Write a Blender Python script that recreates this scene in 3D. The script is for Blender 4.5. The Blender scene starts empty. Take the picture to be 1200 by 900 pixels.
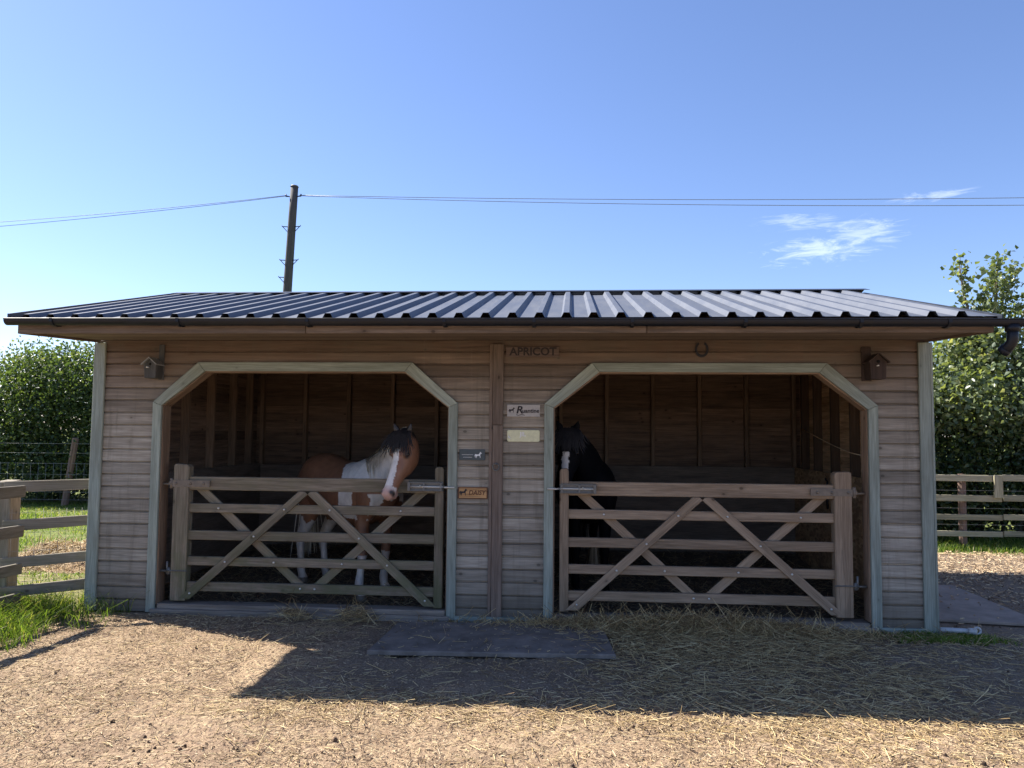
import bpy, bmesh, math, random
import numpy as np
from mathutils import Vector, Matrix, Euler, noise

random.seed(7); RNG = np.random.default_rng(11)
scene = bpy.context.scene
COL = scene.collection
W = 7.3; D = 3.6                     # stable width and depth; X along the front, Y into the building
EAVE_Y, EAVE_Z = -1.08, 2.47
RIDGE_Y, RIDGE_Z = 1.40, 3.085
BACK_Y = 3.90
AZ, EL = 0.382, 0.781                # direction the sunlight travels: from +X towards -Y, downwards

# ------------------------------------------------------------------ materials
def new_mat(name):
    m = bpy.data.materials.new(name); m.use_nodes = True
    nt = m.node_tree; nt.nodes.clear()
    out = nt.nodes.new('ShaderNodeOutputMaterial')
    b = nt.nodes.new('ShaderNodeBsdfPrincipled')
    nt.links.new(b.outputs[0], out.inputs[0])
    return m, nt, b, out

class NT:
    """tiny helper to write node graphs"""
    def __init__(s, nt): s.nt = nt
    def n(s, t, **kw):
        x = s.nt.nodes.new(t)
        for k, v in kw.items(): setattr(x, k, v)
        return x
    def l(s, a, b): s.nt.links.new(a, b)
    def attr(s, name, out='Vector'): return s.n('ShaderNodeAttribute', attribute_name=name).outputs[out]
    def mapping(s, vec, scale=(1, 1, 1), loc=(0, 0, 0)):
        m = s.n('ShaderNodeMapping'); s.l(vec, m.inputs[0]); m.inputs['Scale'].default_value = scale; m.inputs['Location'].default_value = loc
        return m.outputs[0]
    def noise(s, vec, scale=1, detail=4, rough=.6, dist=0):
        x = s.n('ShaderNodeTexNoise'); s.l(vec, x.inputs['Vector'])
        x.inputs['Scale'].default_value = scale; x.inputs['Detail'].default_value = detail
        x.inputs['Roughness'].default_value = rough; x.inputs['Distortion'].default_value = dist
        return x.outputs['Fac']
    def voro(s, vec, scale=1, feature='F1', out='Distance'):
        x = s.n('ShaderNodeTexVoronoi', feature=feature); s.l(vec, x.inputs['Vector']); x.inputs['Scale'].default_value = scale
        return x.outputs[out]
    def ramp(s, fac, stops):
        r = s.n('ShaderNodeValToRGB'); s.l(fac, r.inputs[0]); e = r.color_ramp.elements
        while len(e) < len(stops): e.new(.5)
        for i, (p, c) in enumerate(stops):
            e[i].position = p
            e[i].color = (c, c, c, 1) if isinstance(c, (int, float)) else (*c, 1)
        return r.outputs[0]
    def mr(s, v, a, b, c=0, d=1, smooth=True):
        r = s.n('ShaderNodeMapRange'); r.interpolation_type = 'SMOOTHSTEP' if smooth else 'LINEAR'
        s.l(v, r.inputs[0])
        for i, q in enumerate((a, b, c, d)): r.inputs[i + 1].default_value = q
        return r.outputs[0]
    def math(s, op, a, b=None):
        m = s.n('ShaderNodeMath', operation=op)
        for i, v in enumerate((a, b)):
            if v is None: continue
            if isinstance(v, (int, float)): m.inputs[i].default_value = v
            else: s.l(v, m.inputs[i])
        return m.outputs[0]
    def mix(s, fac, a, b, mode='MIX'):
        m = s.n('ShaderNodeMix', data_type='RGBA', blend_type=mode)
        if isinstance(fac, (int, float)): m.inputs[0].default_value = fac
        else: s.l(fac, m.inputs[0])
        for i, v in ((6, a), (7, b)):
            if isinstance(v, tuple): m.inputs[i].default_value = (*v, 1)
            else: s.l(v, m.inputs[i])
        return m.outputs[2]
    def bump(s, h, strength, dist, bsdf):
        b = s.n('ShaderNodeBump'); b.inputs['Strength'].default_value = strength; b.inputs['Distance'].default_value = dist
        s.l(h, b.inputs['Height']); s.l(b.outputs[0], bsdf.inputs['Normal'])

def wood(name, dark, light, stain=(.06, .05, .04), rough=.8, var=.35, knots=.7, green=0., upper=None, grain=30, bump=.5):
    m, nt, b, out = new_mat(name); g = NT(nt)
    gr = g.attr('grain'); v = g.attr('var', 'Fac')
    n1 = g.noise(g.mapping(gr, (1.6, grain, grain)), 1, 6, .65, .6)
    n2 = g.noise(g.mapping(gr, (.9, 7, 7)), 1, 4, .6, .8)
    n3 = g.noise(g.mapping(gr, (5, 120, 120)), 1, 3, .6)
    c = g.ramp(n1, [(.26, dark), (.62, light)])
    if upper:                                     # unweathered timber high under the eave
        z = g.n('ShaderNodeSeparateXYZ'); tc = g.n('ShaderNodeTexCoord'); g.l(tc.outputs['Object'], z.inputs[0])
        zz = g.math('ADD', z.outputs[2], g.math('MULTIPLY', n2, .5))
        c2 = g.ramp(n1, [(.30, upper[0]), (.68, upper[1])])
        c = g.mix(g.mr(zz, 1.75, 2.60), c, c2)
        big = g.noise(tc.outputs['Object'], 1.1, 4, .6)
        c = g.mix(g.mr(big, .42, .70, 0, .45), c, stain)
        streak = g.noise(g.mapping(tc.outputs['Object'], (13, 1, .9)), 1, 5, .65)
        c = g.mix(g.mr(streak, .50, .72, 0, .5), c, stain)
        c = g.mix(g.mr(streak, .40, .26, 0, .12), c, (.42, .38, .33))
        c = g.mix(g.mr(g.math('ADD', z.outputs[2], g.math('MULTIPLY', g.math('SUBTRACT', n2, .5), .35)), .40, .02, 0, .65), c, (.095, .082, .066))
    c = g.mix(g.mr(n2, .5, .78, 0, .55), c, stain)
    c = g.mix(g.mr(n3, .35, .6, .35, 0), c, stain)
    if knots:
        kv = g.voro(g.mapping(gr, (6, 9, 9)), 1); kc = g.n('ShaderNodeSeparateColor'); g.l(g.voro(g.mapping(gr, (6, 9, 9)), 1, 'F1', 'Color'), kc.inputs[0])
        pick = g.mr(kc.outputs[0], .68, .72)
        c = g.mix(g.math('MULTIPLY', g.mr(kv, .07, .13, knots, 0), pick), c, tuple(x * .3 for x in dark))
        c = g.mix(g.math('MULTIPLY', g.mr(kv, .10, .32, knots * .35, 0), pick), c, tuple(x * .6 for x in dark))
    if green:
        n4 = g.noise(g.mapping(gr, (2, 5, 5)), 1.3, 5, .7)
        z = g.n('ShaderNodeSeparateXYZ'); tc = g.n('ShaderNodeTexCoord'); g.l(tc.outputs['Object'], z.inputs[0])
        low = g.mr(z.outputs[2], .9, 0., .3, 1)
        c = g.mix(g.math('MULTIPLY', g.math('MULTIPLY', g.mr(n4, .38, .62), low), green), c, (.10, .115, .055))
    br = g.mr(v, 0, 1, 1 - var, 1 + var, False)
    comb = g.n('ShaderNodeCombineColor'); [g.l(br, comb.inputs[i]) for i in range(3)]
    c = g.mix(1.0, c, comb.outputs[0], 'MULTIPLY')
    g.l(c, b.inputs['Base Color']); b.inputs['Roughness'].default_value = rough
    b.inputs['Specular IOR Level'].default_value = .25
    g.bump(g.math('ADD', n1, g.math('MULTIPLY', n3, .5)), bump, .004, b)
    return m

def plain(name, col, rough=.5, metal=0, noise_amt=.25, scale=12, spec=.5, bump=0):
    m, nt, b, out = new_mat(name); g = NT(nt)
    tc = g.n('ShaderNodeTexCoord').outputs['Object']
    n = g.noise(tc, scale, 5, .65)
    c = g.ramp(n, [(.3, tuple(x * (1 - noise_amt) for x in col)), (.7, tuple(min(1, x * (1 + noise_amt)) for x in col))])
    g.l(c, b.inputs['Base Color'])
    g.l(g.mr(n, .3, .7, max(.02, rough - .1), min(1, rough + .1)), b.inputs['Roughness'])
    b.inputs['Metallic'].default_value = metal; b.inputs['Specular IOR Level'].default_value = spec
    if bump: g.bump(n, bump, .004, b)
    return m

def var_mat(name, stops, rough=.8, transl=0., spec=.3, noise_scale=0):
    """colour picked by the per-piece attribute 'var'"""
    m, nt, b, out = new_mat(name); g = NT(nt)
    c = g.ramp(g.attr('var', 'Fac'), stops)
    g.l(c, b.inputs['Base Color']); b.inputs['Roughness'].default_value = rough
    b.inputs['Specular IOR Level'].default_value = spec
    if transl:
        t = g.n('ShaderNodeBsdfTranslucent')
        g.l(g.mix(1., c, (1.5, 1.45, .5), 'MULTIPLY'), t.inputs[0])
        mx = g.n('ShaderNodeMixShader'); mx.inputs[0].default_value = transl
        g.l(b.outputs[0], mx.inputs[1]); g.l(t.outputs[0], mx.inputs[2]); g.l(mx.outputs[0], out.inputs[0])
    return m

M = {}
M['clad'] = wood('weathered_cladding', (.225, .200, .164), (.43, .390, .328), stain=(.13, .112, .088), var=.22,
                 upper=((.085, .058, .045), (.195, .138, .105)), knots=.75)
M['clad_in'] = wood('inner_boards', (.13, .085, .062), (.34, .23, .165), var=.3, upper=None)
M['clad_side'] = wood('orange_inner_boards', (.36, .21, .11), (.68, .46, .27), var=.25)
M['stud'] = wood('stud_timber', (.18, .12, .08), (.36, .25, .175), var=.2)
M['trim'] = wood('treated_trim', (.205, .238, .208), (.345, .392, .345), stain=(.13, .135, .11), var=.10, knots=.4, grain=22, bump=.3)
M['trim_brown'] = wood('brown_trim', (.105, .078, .062), (.23, .178, .145), var=.15)
M['gate_grey'] = wood('grey_gate_timber', (.125, .103, .078), (.285, .24, .185), stain=(.075, .062, .042), var=.16, green=.8)
M['gate_tan'] = wood('tan_gate_timber', (.18, .125, .085), (.37, .28, .20), stain=(.12, .085, .055), var=.14, green=.12)
M['fence'] = wood('fence_timber', (.13, .11, .085), (.29, .25, .20), stain=(.12, .10, .06), var=.2, green=.5)
M['fence_pale'] = wood('pale_fence_timber', (.22, .20, .13), (.44, .40, .28), stain=(.15, .14, .09), var=.2, green=.3)
M['sill'] = wood('sill_timber', (.16, .13, .105), (.36, .31, .26), var=.12)
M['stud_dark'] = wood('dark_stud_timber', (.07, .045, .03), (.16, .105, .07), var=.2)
M['pole'] = wood('pole_timber', (.045, .046, .048), (.095, .097, .10), var=.05, knots=.2)
M['stake'] = wood('stake_timber', (.12, .075, .06), (.28, .19, .15), var=.1)
M['osb'] = None
M['black_plastic'] = plain('black_plastic', (.008, .010, .016), .45, 0, .25, 8, .3)
M['galv'] = plain('galvanised_steel', (.17, .17, .165), .55, .5, .25, 30)
M['bolt'] = plain('bolt_steel', (.62, .61, .57), .4, .6, .1, 30)
M['strap'] = plain('dirty_steel', (.20, .165, .13), .7, .2, .3, 25)
M['rubber'] = plain('rubber', (.205, .178, .156), .97, 0, .35, 6, .05, .6)
M['rubber_grey'] = plain('dusty_rubber', (.29, .24, .20), .97, 0, .25, 5, .15, .4)
M['white_plastic'] = plain('white_plastic', (.46, .48, .50), .4, 0, .12, 20)
M['dark_steel'] = plain('dark_steel', (.03, .032, .04), .5, .6, .3, 30)
M['nestbox'] = wood('nest_box_timber', (.05, .055, .06), (.11, .115, .12), var=.1, knots=.3)
M['nestbox_dark'] = wood('dark_nest_box_timber', (.028, .020, .020), (.07, .048, .042), var=.1, knots=.3)
M['nestroof'] = plain('nest_box_lit_roof', (.24, .25, .26), .6)  # pale colour paints bright light onto the roof edges
M['hole'] = plain('hole_black', (.006, .006, .006), .9)
M['wire'] = plain('fence_wire', (.30, .30, .29), .5, .6)
M['cable'] = plain('cable_black', (.16, .17, .19), .5)
M['cord'] = plain('straw_cord', (.80, .62, .42), .8)
M['letter_dark'] = plain('letter_dark', (.022, .018, .022), .7)
M['letter_white'] = plain('letter_white', (.80, .82, .80), .5)
M['letter_brown'] = plain('letter_brown', (.10, .035, .015), .6)
M['sign_brown'] = wood('sign_brown', (.10, .075, .07), (.19, .145, .13), var=.05, knots=0)
M['sign_grey'] = plain('sign_grey', (.40, .38, .36), .5, 0, .15, 40)
M['sign_yellow'] = plain('sign_yellow', (.66, .66, .44), .45, 0, .12, 30)
M['sign_slate'] = plain('sign_slate', (.055, .075, .085), .5, 0, .2, 30)
M['sign_wood'] = wood('sign_wood', (.30, .15, .06), (.62, .38, .18), var=.05, knots=0, grain=20)

def make_osb():
    m, nt, b, out = new_mat('strand_board'); g = NT(nt)
    tc = g.n('ShaderNodeTexCoord').outputs['Object']
    v = g.voro(g.mapping(tc, (16, 16, 38)), 1, 'F1', 'Color')
    s = g.n('ShaderNodeSeparateColor'); g.l(v, s.inputs[0])
    n = g.noise(tc, 2.5, 4)
    c = g.ramp(s.outputs[0], [(0, (.30, .17, .085)), (.5, (.46, .29, .155)), (1, (.60, .41, .23))])
    c = g.mix(g.mr(n, .45, .7, 0, .5), c, (.16, .10, .065))
    g.l(c, b.inputs['Base Color']); b.inputs['Roughness'].default_value = .7
    g.bump(s.outputs[0], .2, .003, b)
    return m
M['osb'] = make_osb(); M['kick'] = wood('dark_kick_board', (.17, .132, .108), (.29, .235, .19), var=.1, knots=0, grain=8)

def make_roof_mat():
    m, nt, b, out = new_mat('coated_steel_roof'); g = NT(nt)
    tc = g.n('ShaderNodeTexCoord').outputs['Object']
    n = g.noise(g.mapping(tc, (6, 1.2, 1)), 1.5, 6, .7)
    n2 = g.noise(tc, 45, 3, .6)
    c = g.ramp(n, [(.3, (.080, .092, .120)), (.7, (.115, .127, .155))])
    c = g.mix(g.mr(n2, .64, .76, 0, .4), c, (.20, .19, .165))
    g.l(c, b.inputs['Base Color'])
    g.l(g.mr(n, .3, .7, .50, .64), b.inputs['Roughness']); b.inputs['Metallic'].default_value = .1
    b.inputs['Specular IOR Level'].default_value = .35
    return m
M['roof'] = make_roof_mat()
M['flash'] = plain('dark_flashing', (.03, .036, .05), .45, .2, .2, 10)

def make_ground_mat():
    m, nt, b, out = new_mat('dry_yard_soil'); g = NT(nt)
    tc = g.n('ShaderNodeTexCoord').outputs['Object']
    xyz = g.n('ShaderNodeSeparateXYZ'); g.l(tc, xyz.inputs[0])
    big = g.noise(tc, .9, 5, .6); mid = g.noise(tc, 7, 6, .7); fine = g.noise(tc, 60, 5, .75)
    chips = g.voro(g.mapping(tc, (70, 38, 40)), 1, 'F1', 'Color'); cs = g.n('ShaderNodeSeparateColor'); g.l(chips, cs.inputs[0])
    soil = g.ramp(fine, [(.28, (.16, .108, .070)), (.5, (.35, .248, .160)), (.72, (.51, .39, .262))])
    soil = g.mix(g.mr(cs.outputs[0], .62, .97, 0, .6), soil, (.58, .45, .27))
    soil = g.mix(g.mr(cs.outputs[1], .82, .97, 0, .8), soil, (.10, .07, .055))
    soil = g.mix(g.mr(big, .52, .72, 0, .45), soil, (.24, .155, .11))
    soil = g.mix(g.mr(mid, .58, .72, 0, .7), soil, (.14, .095, .068))
    soil_patch = g.noise(g.mapping(tc, (1, 1.6, 1), (5, 2, 0)), 1.7, 6, .7)  # darker soil in random patches
    soil = g.mix(g.mr(soil_patch, .48, .66, 0, .55), soil, (.20, .135, .09))
    soil = g.mix(g.math('MULTIPLY', g.mr(g.math('ADD', xyz.outputs[1], g.math('MULTIPLY', g.math('SUBTRACT', mid, .5), .9)), -2.15, -1.65), g.mr(g.math('ADD', xyz.outputs[0], mid), 2.85, 3.4)), soil, g.mix(g.mr(fine, .35, .7), (.175, .132, .096), (.35, .272, .195)))  # bare soil with the building's cast shadow painted into its colour
    # grass of the paddock and of the hedge foot
    grassc = g.ramp(mid, [(.3, (.085, .12, .025)), (.55, (.17, .20, .055)), (.72, (.33, .29, .13))])
    wob = g.math('MULTIPLY', g.math('SUBTRACT', mid, .5), 1.6)
    pad = g.math('MULTIPLY', g.mr(g.math('ADD', xyz.outputs[0], wob), -.55, -1.0), g.mr(g.math('ADD', xyz.outputs[1], wob), .9, 1.7))
    far = g.mr(g.math('ADD', xyz.outputs[1], g.math('MULTIPLY', wob, .5)), 4.35, 4.75)
    tuft = g.math('MULTIPLY', g.mr(g.math('ADD', xyz.outputs[0], wob), .2, -.3), g.mr(g.math('ADD', xyz.outputs[1], wob), -1.9, -1.2))
    c = g.mix(g.math('MAXIMUM', g.math('MAXIMUM', pad, far), g.math('MULTIPLY', tuft, .6)), soil, grassc)
    g.l(c, b.inputs['Base Color']); b.inputs['Roughness'].default_value = .95; b.inputs['Specular IOR Level'].default_value = .15
    h = g.math('ADD', g.math('MULTIPLY', fine, 1.0), g.math('ADD', g.math('MULTIPLY', cs.outputs[0], .5), g.math('MULTIPLY', mid, 1.5)))
    g.bump(h, .8, .018, b)
    return m
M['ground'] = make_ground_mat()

M['straw'] = var_mat('straw_stalks', [(0, (.15, .095, .045)), (.35, (.35, .24, .11)), (.7, (.54, .40, .19)), (1, (.70, .57, .32))], .6, 0, .4)
M['chip'] = var_mat('wood_chips', [(0, (.10, .065, .042)), (.4, (.35, .24, .145)), (.75, (.54, .40, .245)), (1, (.70, .57, .37))], .8)
M['bedding'] = var_mat('stall_bedding', [(0, (.10, .078, .058)), (.6, (.28, .21, .13)), (1, (.52, .41, .24))], .8)
M['grass'] = var_mat('grass_blades', [(0, (.06, .11, .018)), (.6, (.13, .21, .04)), (.88, (.22, .29, .08)), (1, (.45, .39, .20))], .5, .45, .3)
M['leaf_hedge'] = var_mat('hedge_leaves', [(0, (.030, .056, .028)), (.55, (.068, .112, .045)), (.88, (.14, .19, .07)), (1, (.24, .27, .12))], .45, .4, .45)
M['leaf_dark'] = var_mat('dark_hedge_leaves', [(0, (.02, .04, .016)), (.6, (.045, .075, .025)), (1, (.10, .13, .045))], .42, .3, .5)
M['leaf_poplar'] = var_mat('broad_leaves', [(0, (.065, .10, .052)), (.5, (.145, .19, .095)), (.85, (.23, .27, .14)), (1, (.36, .37, .22))], .38, .42, .5)
M['bark'] = plain('bark', (.10, .085, .065), .9, 0, .4, 20, .2, .5)

# ------------------------------------------------------------------ mesh builder
class MB:
    """collects closed pieces; every vertex keeps a grain coordinate and a per-piece random value"""
    def __init__(s): s.v = []; s.f = []; s.g = []; s.r = []; s.smooth = []
    def add(s, verts, faces, axis=None, smooth=False, var=None):
        o = len(s.v); verts = [Vector(p) for p in verts]
        if axis is None: axis = Vector((1, 0, 0))
        axis = Vector(axis).normalized()
        a2 = axis.orthogonal().normalized(); a3 = axis.cross(a2)
        off = Vector((random.uniform(0, 90), random.uniform(0, 90), random.uniform(0, 90)))
        r = random.random() if var is None else var
        for p in verts:
            s.v.append(p); s.g.append(Vector((p.dot(axis), p.dot(a2), p.dot(a3))) + off); s.r.append(r)
        for f in faces: s.f.append([i + o for i in f]); s.smooth.append(smooth)
    def hexa(s, p, axis=None, var=None):   # 8 points: bottom loop of four, top loop of four
        s.add(p, [(3, 2, 1, 0), (4, 5, 6, 7), (0, 1, 5, 4), (1, 2, 6, 5), (2, 3, 7, 6), (3, 0, 4, 7)], axis, var=var)
    def box(s, x0, x1, y0, y1, z0, z1, axis=None, var=None):
        if axis is None:
            d = (x1 - x0, y1 - y0, z1 - z0); axis = [(1, 0, 0), (0, 1, 0), (0, 0, 1)][d.index(max(d))]
        s.hexa([(x0, y0, z0), (x1, y0, z0), (x1, y1, z0), (x0, y1, z0), (x0, y0, z1), (x1, y0, z1), (x1, y1, z1), (x0, y1, z1)], axis, var)
    def bar(s, p, q, w, t, side=None, var=None):   # w along side, t across
        p, q = Vector(p), Vector(q); a = (q - p).normalized()
        sd = Vector(side) if side else a.cross(Vector((0, 1, 0)))
        sd = (sd - a * sd.dot(a)).normalized(); n = a.cross(sd)
        k = [sd * w / 2 + n * t / 2, sd * w / 2 - n * t / 2, -sd * w / 2 - n * t / 2, -sd * w / 2 + n * t / 2]
        s.hexa([p + x for x in k[::-1]] + [q + x for x in k[::-1]], a, var)
    def prism(s, poly, y0, y1, axis=None, plane='xz', var=None):
        n = len(poly)
        P = (lambda a, b, y: (a, y, b)) if plane == 'xz' else (lambda a, b, y: (y, a, b)) if plane == 'yz' else (lambda a, b, y: (a, b, y))
        vs = [P(a, b, y0) for a, b in poly] + [P(a, b, y1) for a, b in poly]
        fs = [tuple(range(n)), tuple(range(2 * n - 1, n - 1, -1))] + [((i + 1) % n, i, n + i, n + (i + 1) % n) for i in range(n)]
        s.add(vs, fs, axis, var=var)
    def tube(s, pts, r, n=8, smooth=True, caps=True):
        pts = [Vector(p) for p in pts]; rs = r if isinstance(r, (list, tuple)) else [r] * len(pts)
        vs, fs = [], []; ref = None
        for i, p in enumerate(pts):
            t = (pts[min(i + 1, len(pts) - 1)] - pts[max(i - 1, 0)]).normalized()
            if ref is None: ref = t.orthogonal().normalized()
            ref = (ref - t * ref.dot(t)).normalized(); b = t.cross(ref)
            for k in range(n):
                a = 2 * math.pi * k / n; vs.append(p + (ref * math.cos(a) + b * math.sin(a)) * rs[i])
        for i in range(len(pts) - 1):
            for k in range(n):
                fs.append((i * n + k, i * n + (k + 1) % n, (i + 1) * n + (k + 1) % n, (i + 1) * n + k))
        if caps: fs += [tuple(range(n - 1, -1, -1)), tuple(range((len(pts) - 1) * n, len(pts) * n))]
        s.add(vs, fs, pts[-1] - pts[0], smooth)
    def build(s, name, mat, parent=None, bevel=0., origin=None):
        me = bpy.data.meshes.new(name)
        o = Vector(origin) if origin is not None else (parent_origin(parent) if parent else sum(s.v, Vector()) / max(1, len(s.v)))
        if origin is None and parent is None: o.z = min(p.z for p in s.v)
        me.from_pydata([p - o for p in s.v], [], s.f); me.validate()
        a = me.attributes.new('grain', 'FLOAT_VECTOR', 'POINT'); a.data.foreach_set('vector', np.array([c for g in s.g for c in g], 'f'))
        a = me.attributes.new('var', 'FLOAT', 'POINT'); a.data.foreach_set('value', np.array(s.r, 'f'))
        if len(me.polygons) == len(s.smooth): me.polygons.foreach_set('use_smooth', s.smooth)
        bm = bmesh.new(); bm.from_mesh(me); bmesh.ops.recalc_face_normals(bm, faces=bm.faces); bm.to_mesh(me); bm.free()
        me.materials.append(mat)
        ob = bpy.data.objects.new(name, me); COL.objects.link(ob)
        if parent: ob.parent = parent
        else: ob.location = o
        if bevel:
            bv = ob.modifiers.new('bevel', 'BEVEL'); bv.width = bevel; bv.segments = 1; bv.limit_method = 'ANGLE'
        return ob

def parent_origin(p):
    o = Vector()
    while p is not None: o += p.location; p = p.parent
    return o
def thing(name, label, cat, loc, group=None):
    o = bpy.data.objects.new(name, None); COL.objects.link(o); o.location = loc; o.empty_display_size = .1
    return tag(o, label, cat, group)
def tag(o, label, cat, group=None):
    o['label'] = label; o['category'] = cat
    if group: o['group'] = group
    return o
def kind(o, k, label=None):
    o['kind'] = k
    if label: o['label'] = label
    return o
def mesh_np(name, V, F, mat, var=None, parent=None, smooth=False):
    """V (n,3) array, F (m,k) array"""
    me = bpy.data.meshes.new(name); k = F.shape[1]
    me.vertices.add(len(V)); me.vertices.foreach_set('co', V.astype('f').ravel())
    me.loops.add(F.size); me.loops.foreach_set('vertex_index', F.astype('i').ravel())
    me.polygons.add(len(F)); me.polygons.foreach_set('loop_start', np.arange(0, F.size, k, dtype='i'))
    me.update(calc_edges=True); me.validate()
    if var is not None:
        a = me.attributes.new('var', 'FLOAT', 'POINT'); a.data.foreach_set('value', var.astype('f'))
    if smooth: me.polygons.foreach_set('use_smooth', np.ones(len(F), bool))
    me.materials.append(mat)
    o = bpy.data.objects.new(name, me); COL.objects.link(o)
    if parent: o.parent = parent
    return o

# ------------------------------------------------------------------ ground
def gz(x, y):
    near = 1.0 if y < -.25 else .35
    far = math.hypot(x - 4, y)
    h = .022 * noise.noise((x * .9, y * .9, 3)) + .022 * noise.noise((x * 3.1, y * 3.1, 1)) + .015 * noise.noise((x * 8, y * 8, 5)) + .006 * noise.noise((x * 19, y * 19, 5))
    if far > 25: h += min(1, (far - 25) / 60) * .5 * noise.noise((x * .02, y * .02, 9))
    return h * near - .012
def build_ground():
    def axis(lo, hi, step, far):
        a = list(np.arange(lo, hi + 1e-6, step)); d = step; x = hi; r = []
        while x < far: d *= 1.25; x += d; r.append(x)
        d = step; x = lo; l = []
        while x > -far: d *= 1.25; x -= d; l.append(x)
        return np.array(l[::-1] + a + r)
    xs = axis(-2.5, 10.5, .05, 900); ys = axis(-4.2, 1.5, .04, 900)
    V = np.array([(x, y, gz(x, y)) for y in ys for x in xs])
    nx, ny = len(xs), len(ys); i = np.arange((ny - 1) * (nx - 1)); r, c = i // (nx - 1), i % (nx - 1); a = r * nx + c
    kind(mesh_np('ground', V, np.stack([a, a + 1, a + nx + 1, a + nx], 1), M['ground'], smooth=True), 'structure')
build_ground()

# ------------------------------------------------------------------ stable
ST = thing('field_stable', 'wooden double field stable with two open fronted stalls and a ribbed blue grey metal roof', 'stable', (W / 2, D / 2, 0))
DOORS = [(.552, 3.323), (4.080, 6.880)]           # outer edges of the two door frames
CH_X, CH_Z0, TOP = .41, 1.868, 2.226
FW = .080
def bounds(z, d, inset):
    """left and right x of the door octagon at height z"""
    x0, x1 = d[0] + inset, d[1] - inset; top = TOP - inset; z0 = CH_Z0 - inset * .42; dx = CH_X - inset * .2
    if z >= top: return None
    t = max(0, (z - z0) / (top - z0)) * dx
    return x0 + t, x1 - t
def front_wall():
    m = MB(); n = 22; h = 2.44 / n
    for i in range(n):
        z0, z1 = i * h, (i + 1) * h
        cuts = []
        for d in DOORS:
            a, b = bounds(z0, d, .04), bounds(z1 - 1e-4, d, .04)
            if a is None: continue
            if b is None: b = bounds(TOP - .0401, d, .04)
            cuts.append((a, b))
        xl0 = xl1 = .012
        spans = []
        for a, b in cuts: spans.append((xl0, a[0], xl1, b[0])); xl0, xl1 = a[1], b[1]
        spans.append((xl0, W - .012, xl1, W - .012))
        for (p0, p1, q0, q1) in spans:
            jit = random.uniform(-.0015, .0015)
            prof = [(-.0225 + jit, z0 + .003), (-.0165 + jit, z1 - .015), (.001, z1 - .0115), (.001, z1 + .005), (.008, z1 + .005), (.008, z0 - .003), (-.002, z0 - .003), (-.013, z0 + .001)]
            k = len(prof)
            def xx(lo, hi, z): t = min(1.05, max(-.05, (z - z0) / h)); return lo + (hi - lo) * t
            vs = [(xx(p0, q0, z), y, z) for y, z in prof] + [(xx(p1, q1, z), y, z) for y, z in prof]
            fs = [tuple(range(k)), tuple(range(2 * k - 1, k - 1, -1))] + [((j + 1) % k, j, k + j, k + (j + 1) % k) for j in range(k)]
            m.add(vs, fs, (1, 0, 0))
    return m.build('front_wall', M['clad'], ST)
front_wall()

def board_wall(name, horiz, a0, a1, c, sgn, mat, z_top=None):
    """boarding of a back or side wall; sgn is the outward direction of the wall"""
    m = MB(); z = 0.0; h = .115
    while z < (z_top(0) if z_top else 2.42) - .01:
        z1 = min(z + h, 2.42); o = random.uniform(-.002, .004)
        lo, hi = (c, c + sgn * (.02 + o)) if sgn > 0 else (c + sgn * (.02 + o), c)
        if horiz == 'x': m.box(a0, a1, lo, hi, z - .003, z1, (1, 0, 0))
        else: m.box(lo, hi, a0, a1, z - .003, z1, (0, 1, 0))
        z = z1
    if horiz == 'y':                    # gable triangle above the eave line
        zz = 2.42
        lo, hi = (c, c + sgn * .02) if sgn > 0 else (c + sgn * .02, c)
        m.prism([(a0, zz), (a1, zz), (a1, roof_z(a1) - .03), (RIDGE_Y, RIDGE_Z - .05), (a0, roof_z(a0) - .03)], lo, hi, (0, 1, 0), 'yz')
    return m.build(name, mat, ST)
def roof_z(y):
    if y <= RIDGE_Y: return EAVE_Z + (y - EAVE_Y) / (RIDGE_Y - EAVE_Y) * (RIDGE_Z - EAVE_Z)
    return RIDGE_Z - (y - RIDGE_Y) / (BACK_Y - RIDGE_Y) * (RIDGE_Z - EAVE_Z)
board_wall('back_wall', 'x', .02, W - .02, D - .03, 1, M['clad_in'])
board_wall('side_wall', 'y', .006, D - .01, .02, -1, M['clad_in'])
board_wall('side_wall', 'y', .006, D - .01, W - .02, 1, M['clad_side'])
m = MB(); m.box(3.665, 3.69, .02, D - .04, 0, 2.5); m.box(3.69, 3.715, .02, D - .04, 0, 2.5); m.build('partition_wall', M['clad_in'], ST)

# studs, kick boards, wall plates, rafters
def part_box(name, mat, *b, bevel=.004):
    m = MB(); m.box(*b); return m.build(name, mat, ST, bevel)
for x in [.12 + .6 * i for i in range(6)] + [7.18 - .6 * i for i in range(6)]:
    part_box('stud', M['stud'], x - .025, x + .025, D - .125, D - .032, .05, 2.40)
for y in (.9, 1.5, 2.1, 2.7, 3.2):
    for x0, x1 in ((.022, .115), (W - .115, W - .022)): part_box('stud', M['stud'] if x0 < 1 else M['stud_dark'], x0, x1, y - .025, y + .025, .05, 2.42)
part_box('kick_board', M['kick'], .13, 3.66, D - .145, D - .127, .03, 1.16)
part_box('kick_board', M['kick'], 3.72, W - .13, D - .145, D - .127, .03, 1.20)
part_box('kick_board', M['kick'], .117, .135, .12, D - .15, .03, 1.18)
part_box('kick_board', M['osb'], W - .135, W - .117, .12, D - .15, .03, 1.20)
part_box('wall_plate', M['stud'], .03, W - .03, D - .124, D - .033, 2.402, 2.47)
part_box('wall_plate', M['stud'], .03, W - .03, .012, .10, 2.402, 2.47)
for y in (-.55, .25, 1.0, 1.8, 2.6, 3.3):
    z = roof_z(y) - .03; part_box('purlin', M['stud'], .03, W - .03, y - .03, y + .03, z - .09, z - .004)

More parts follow.
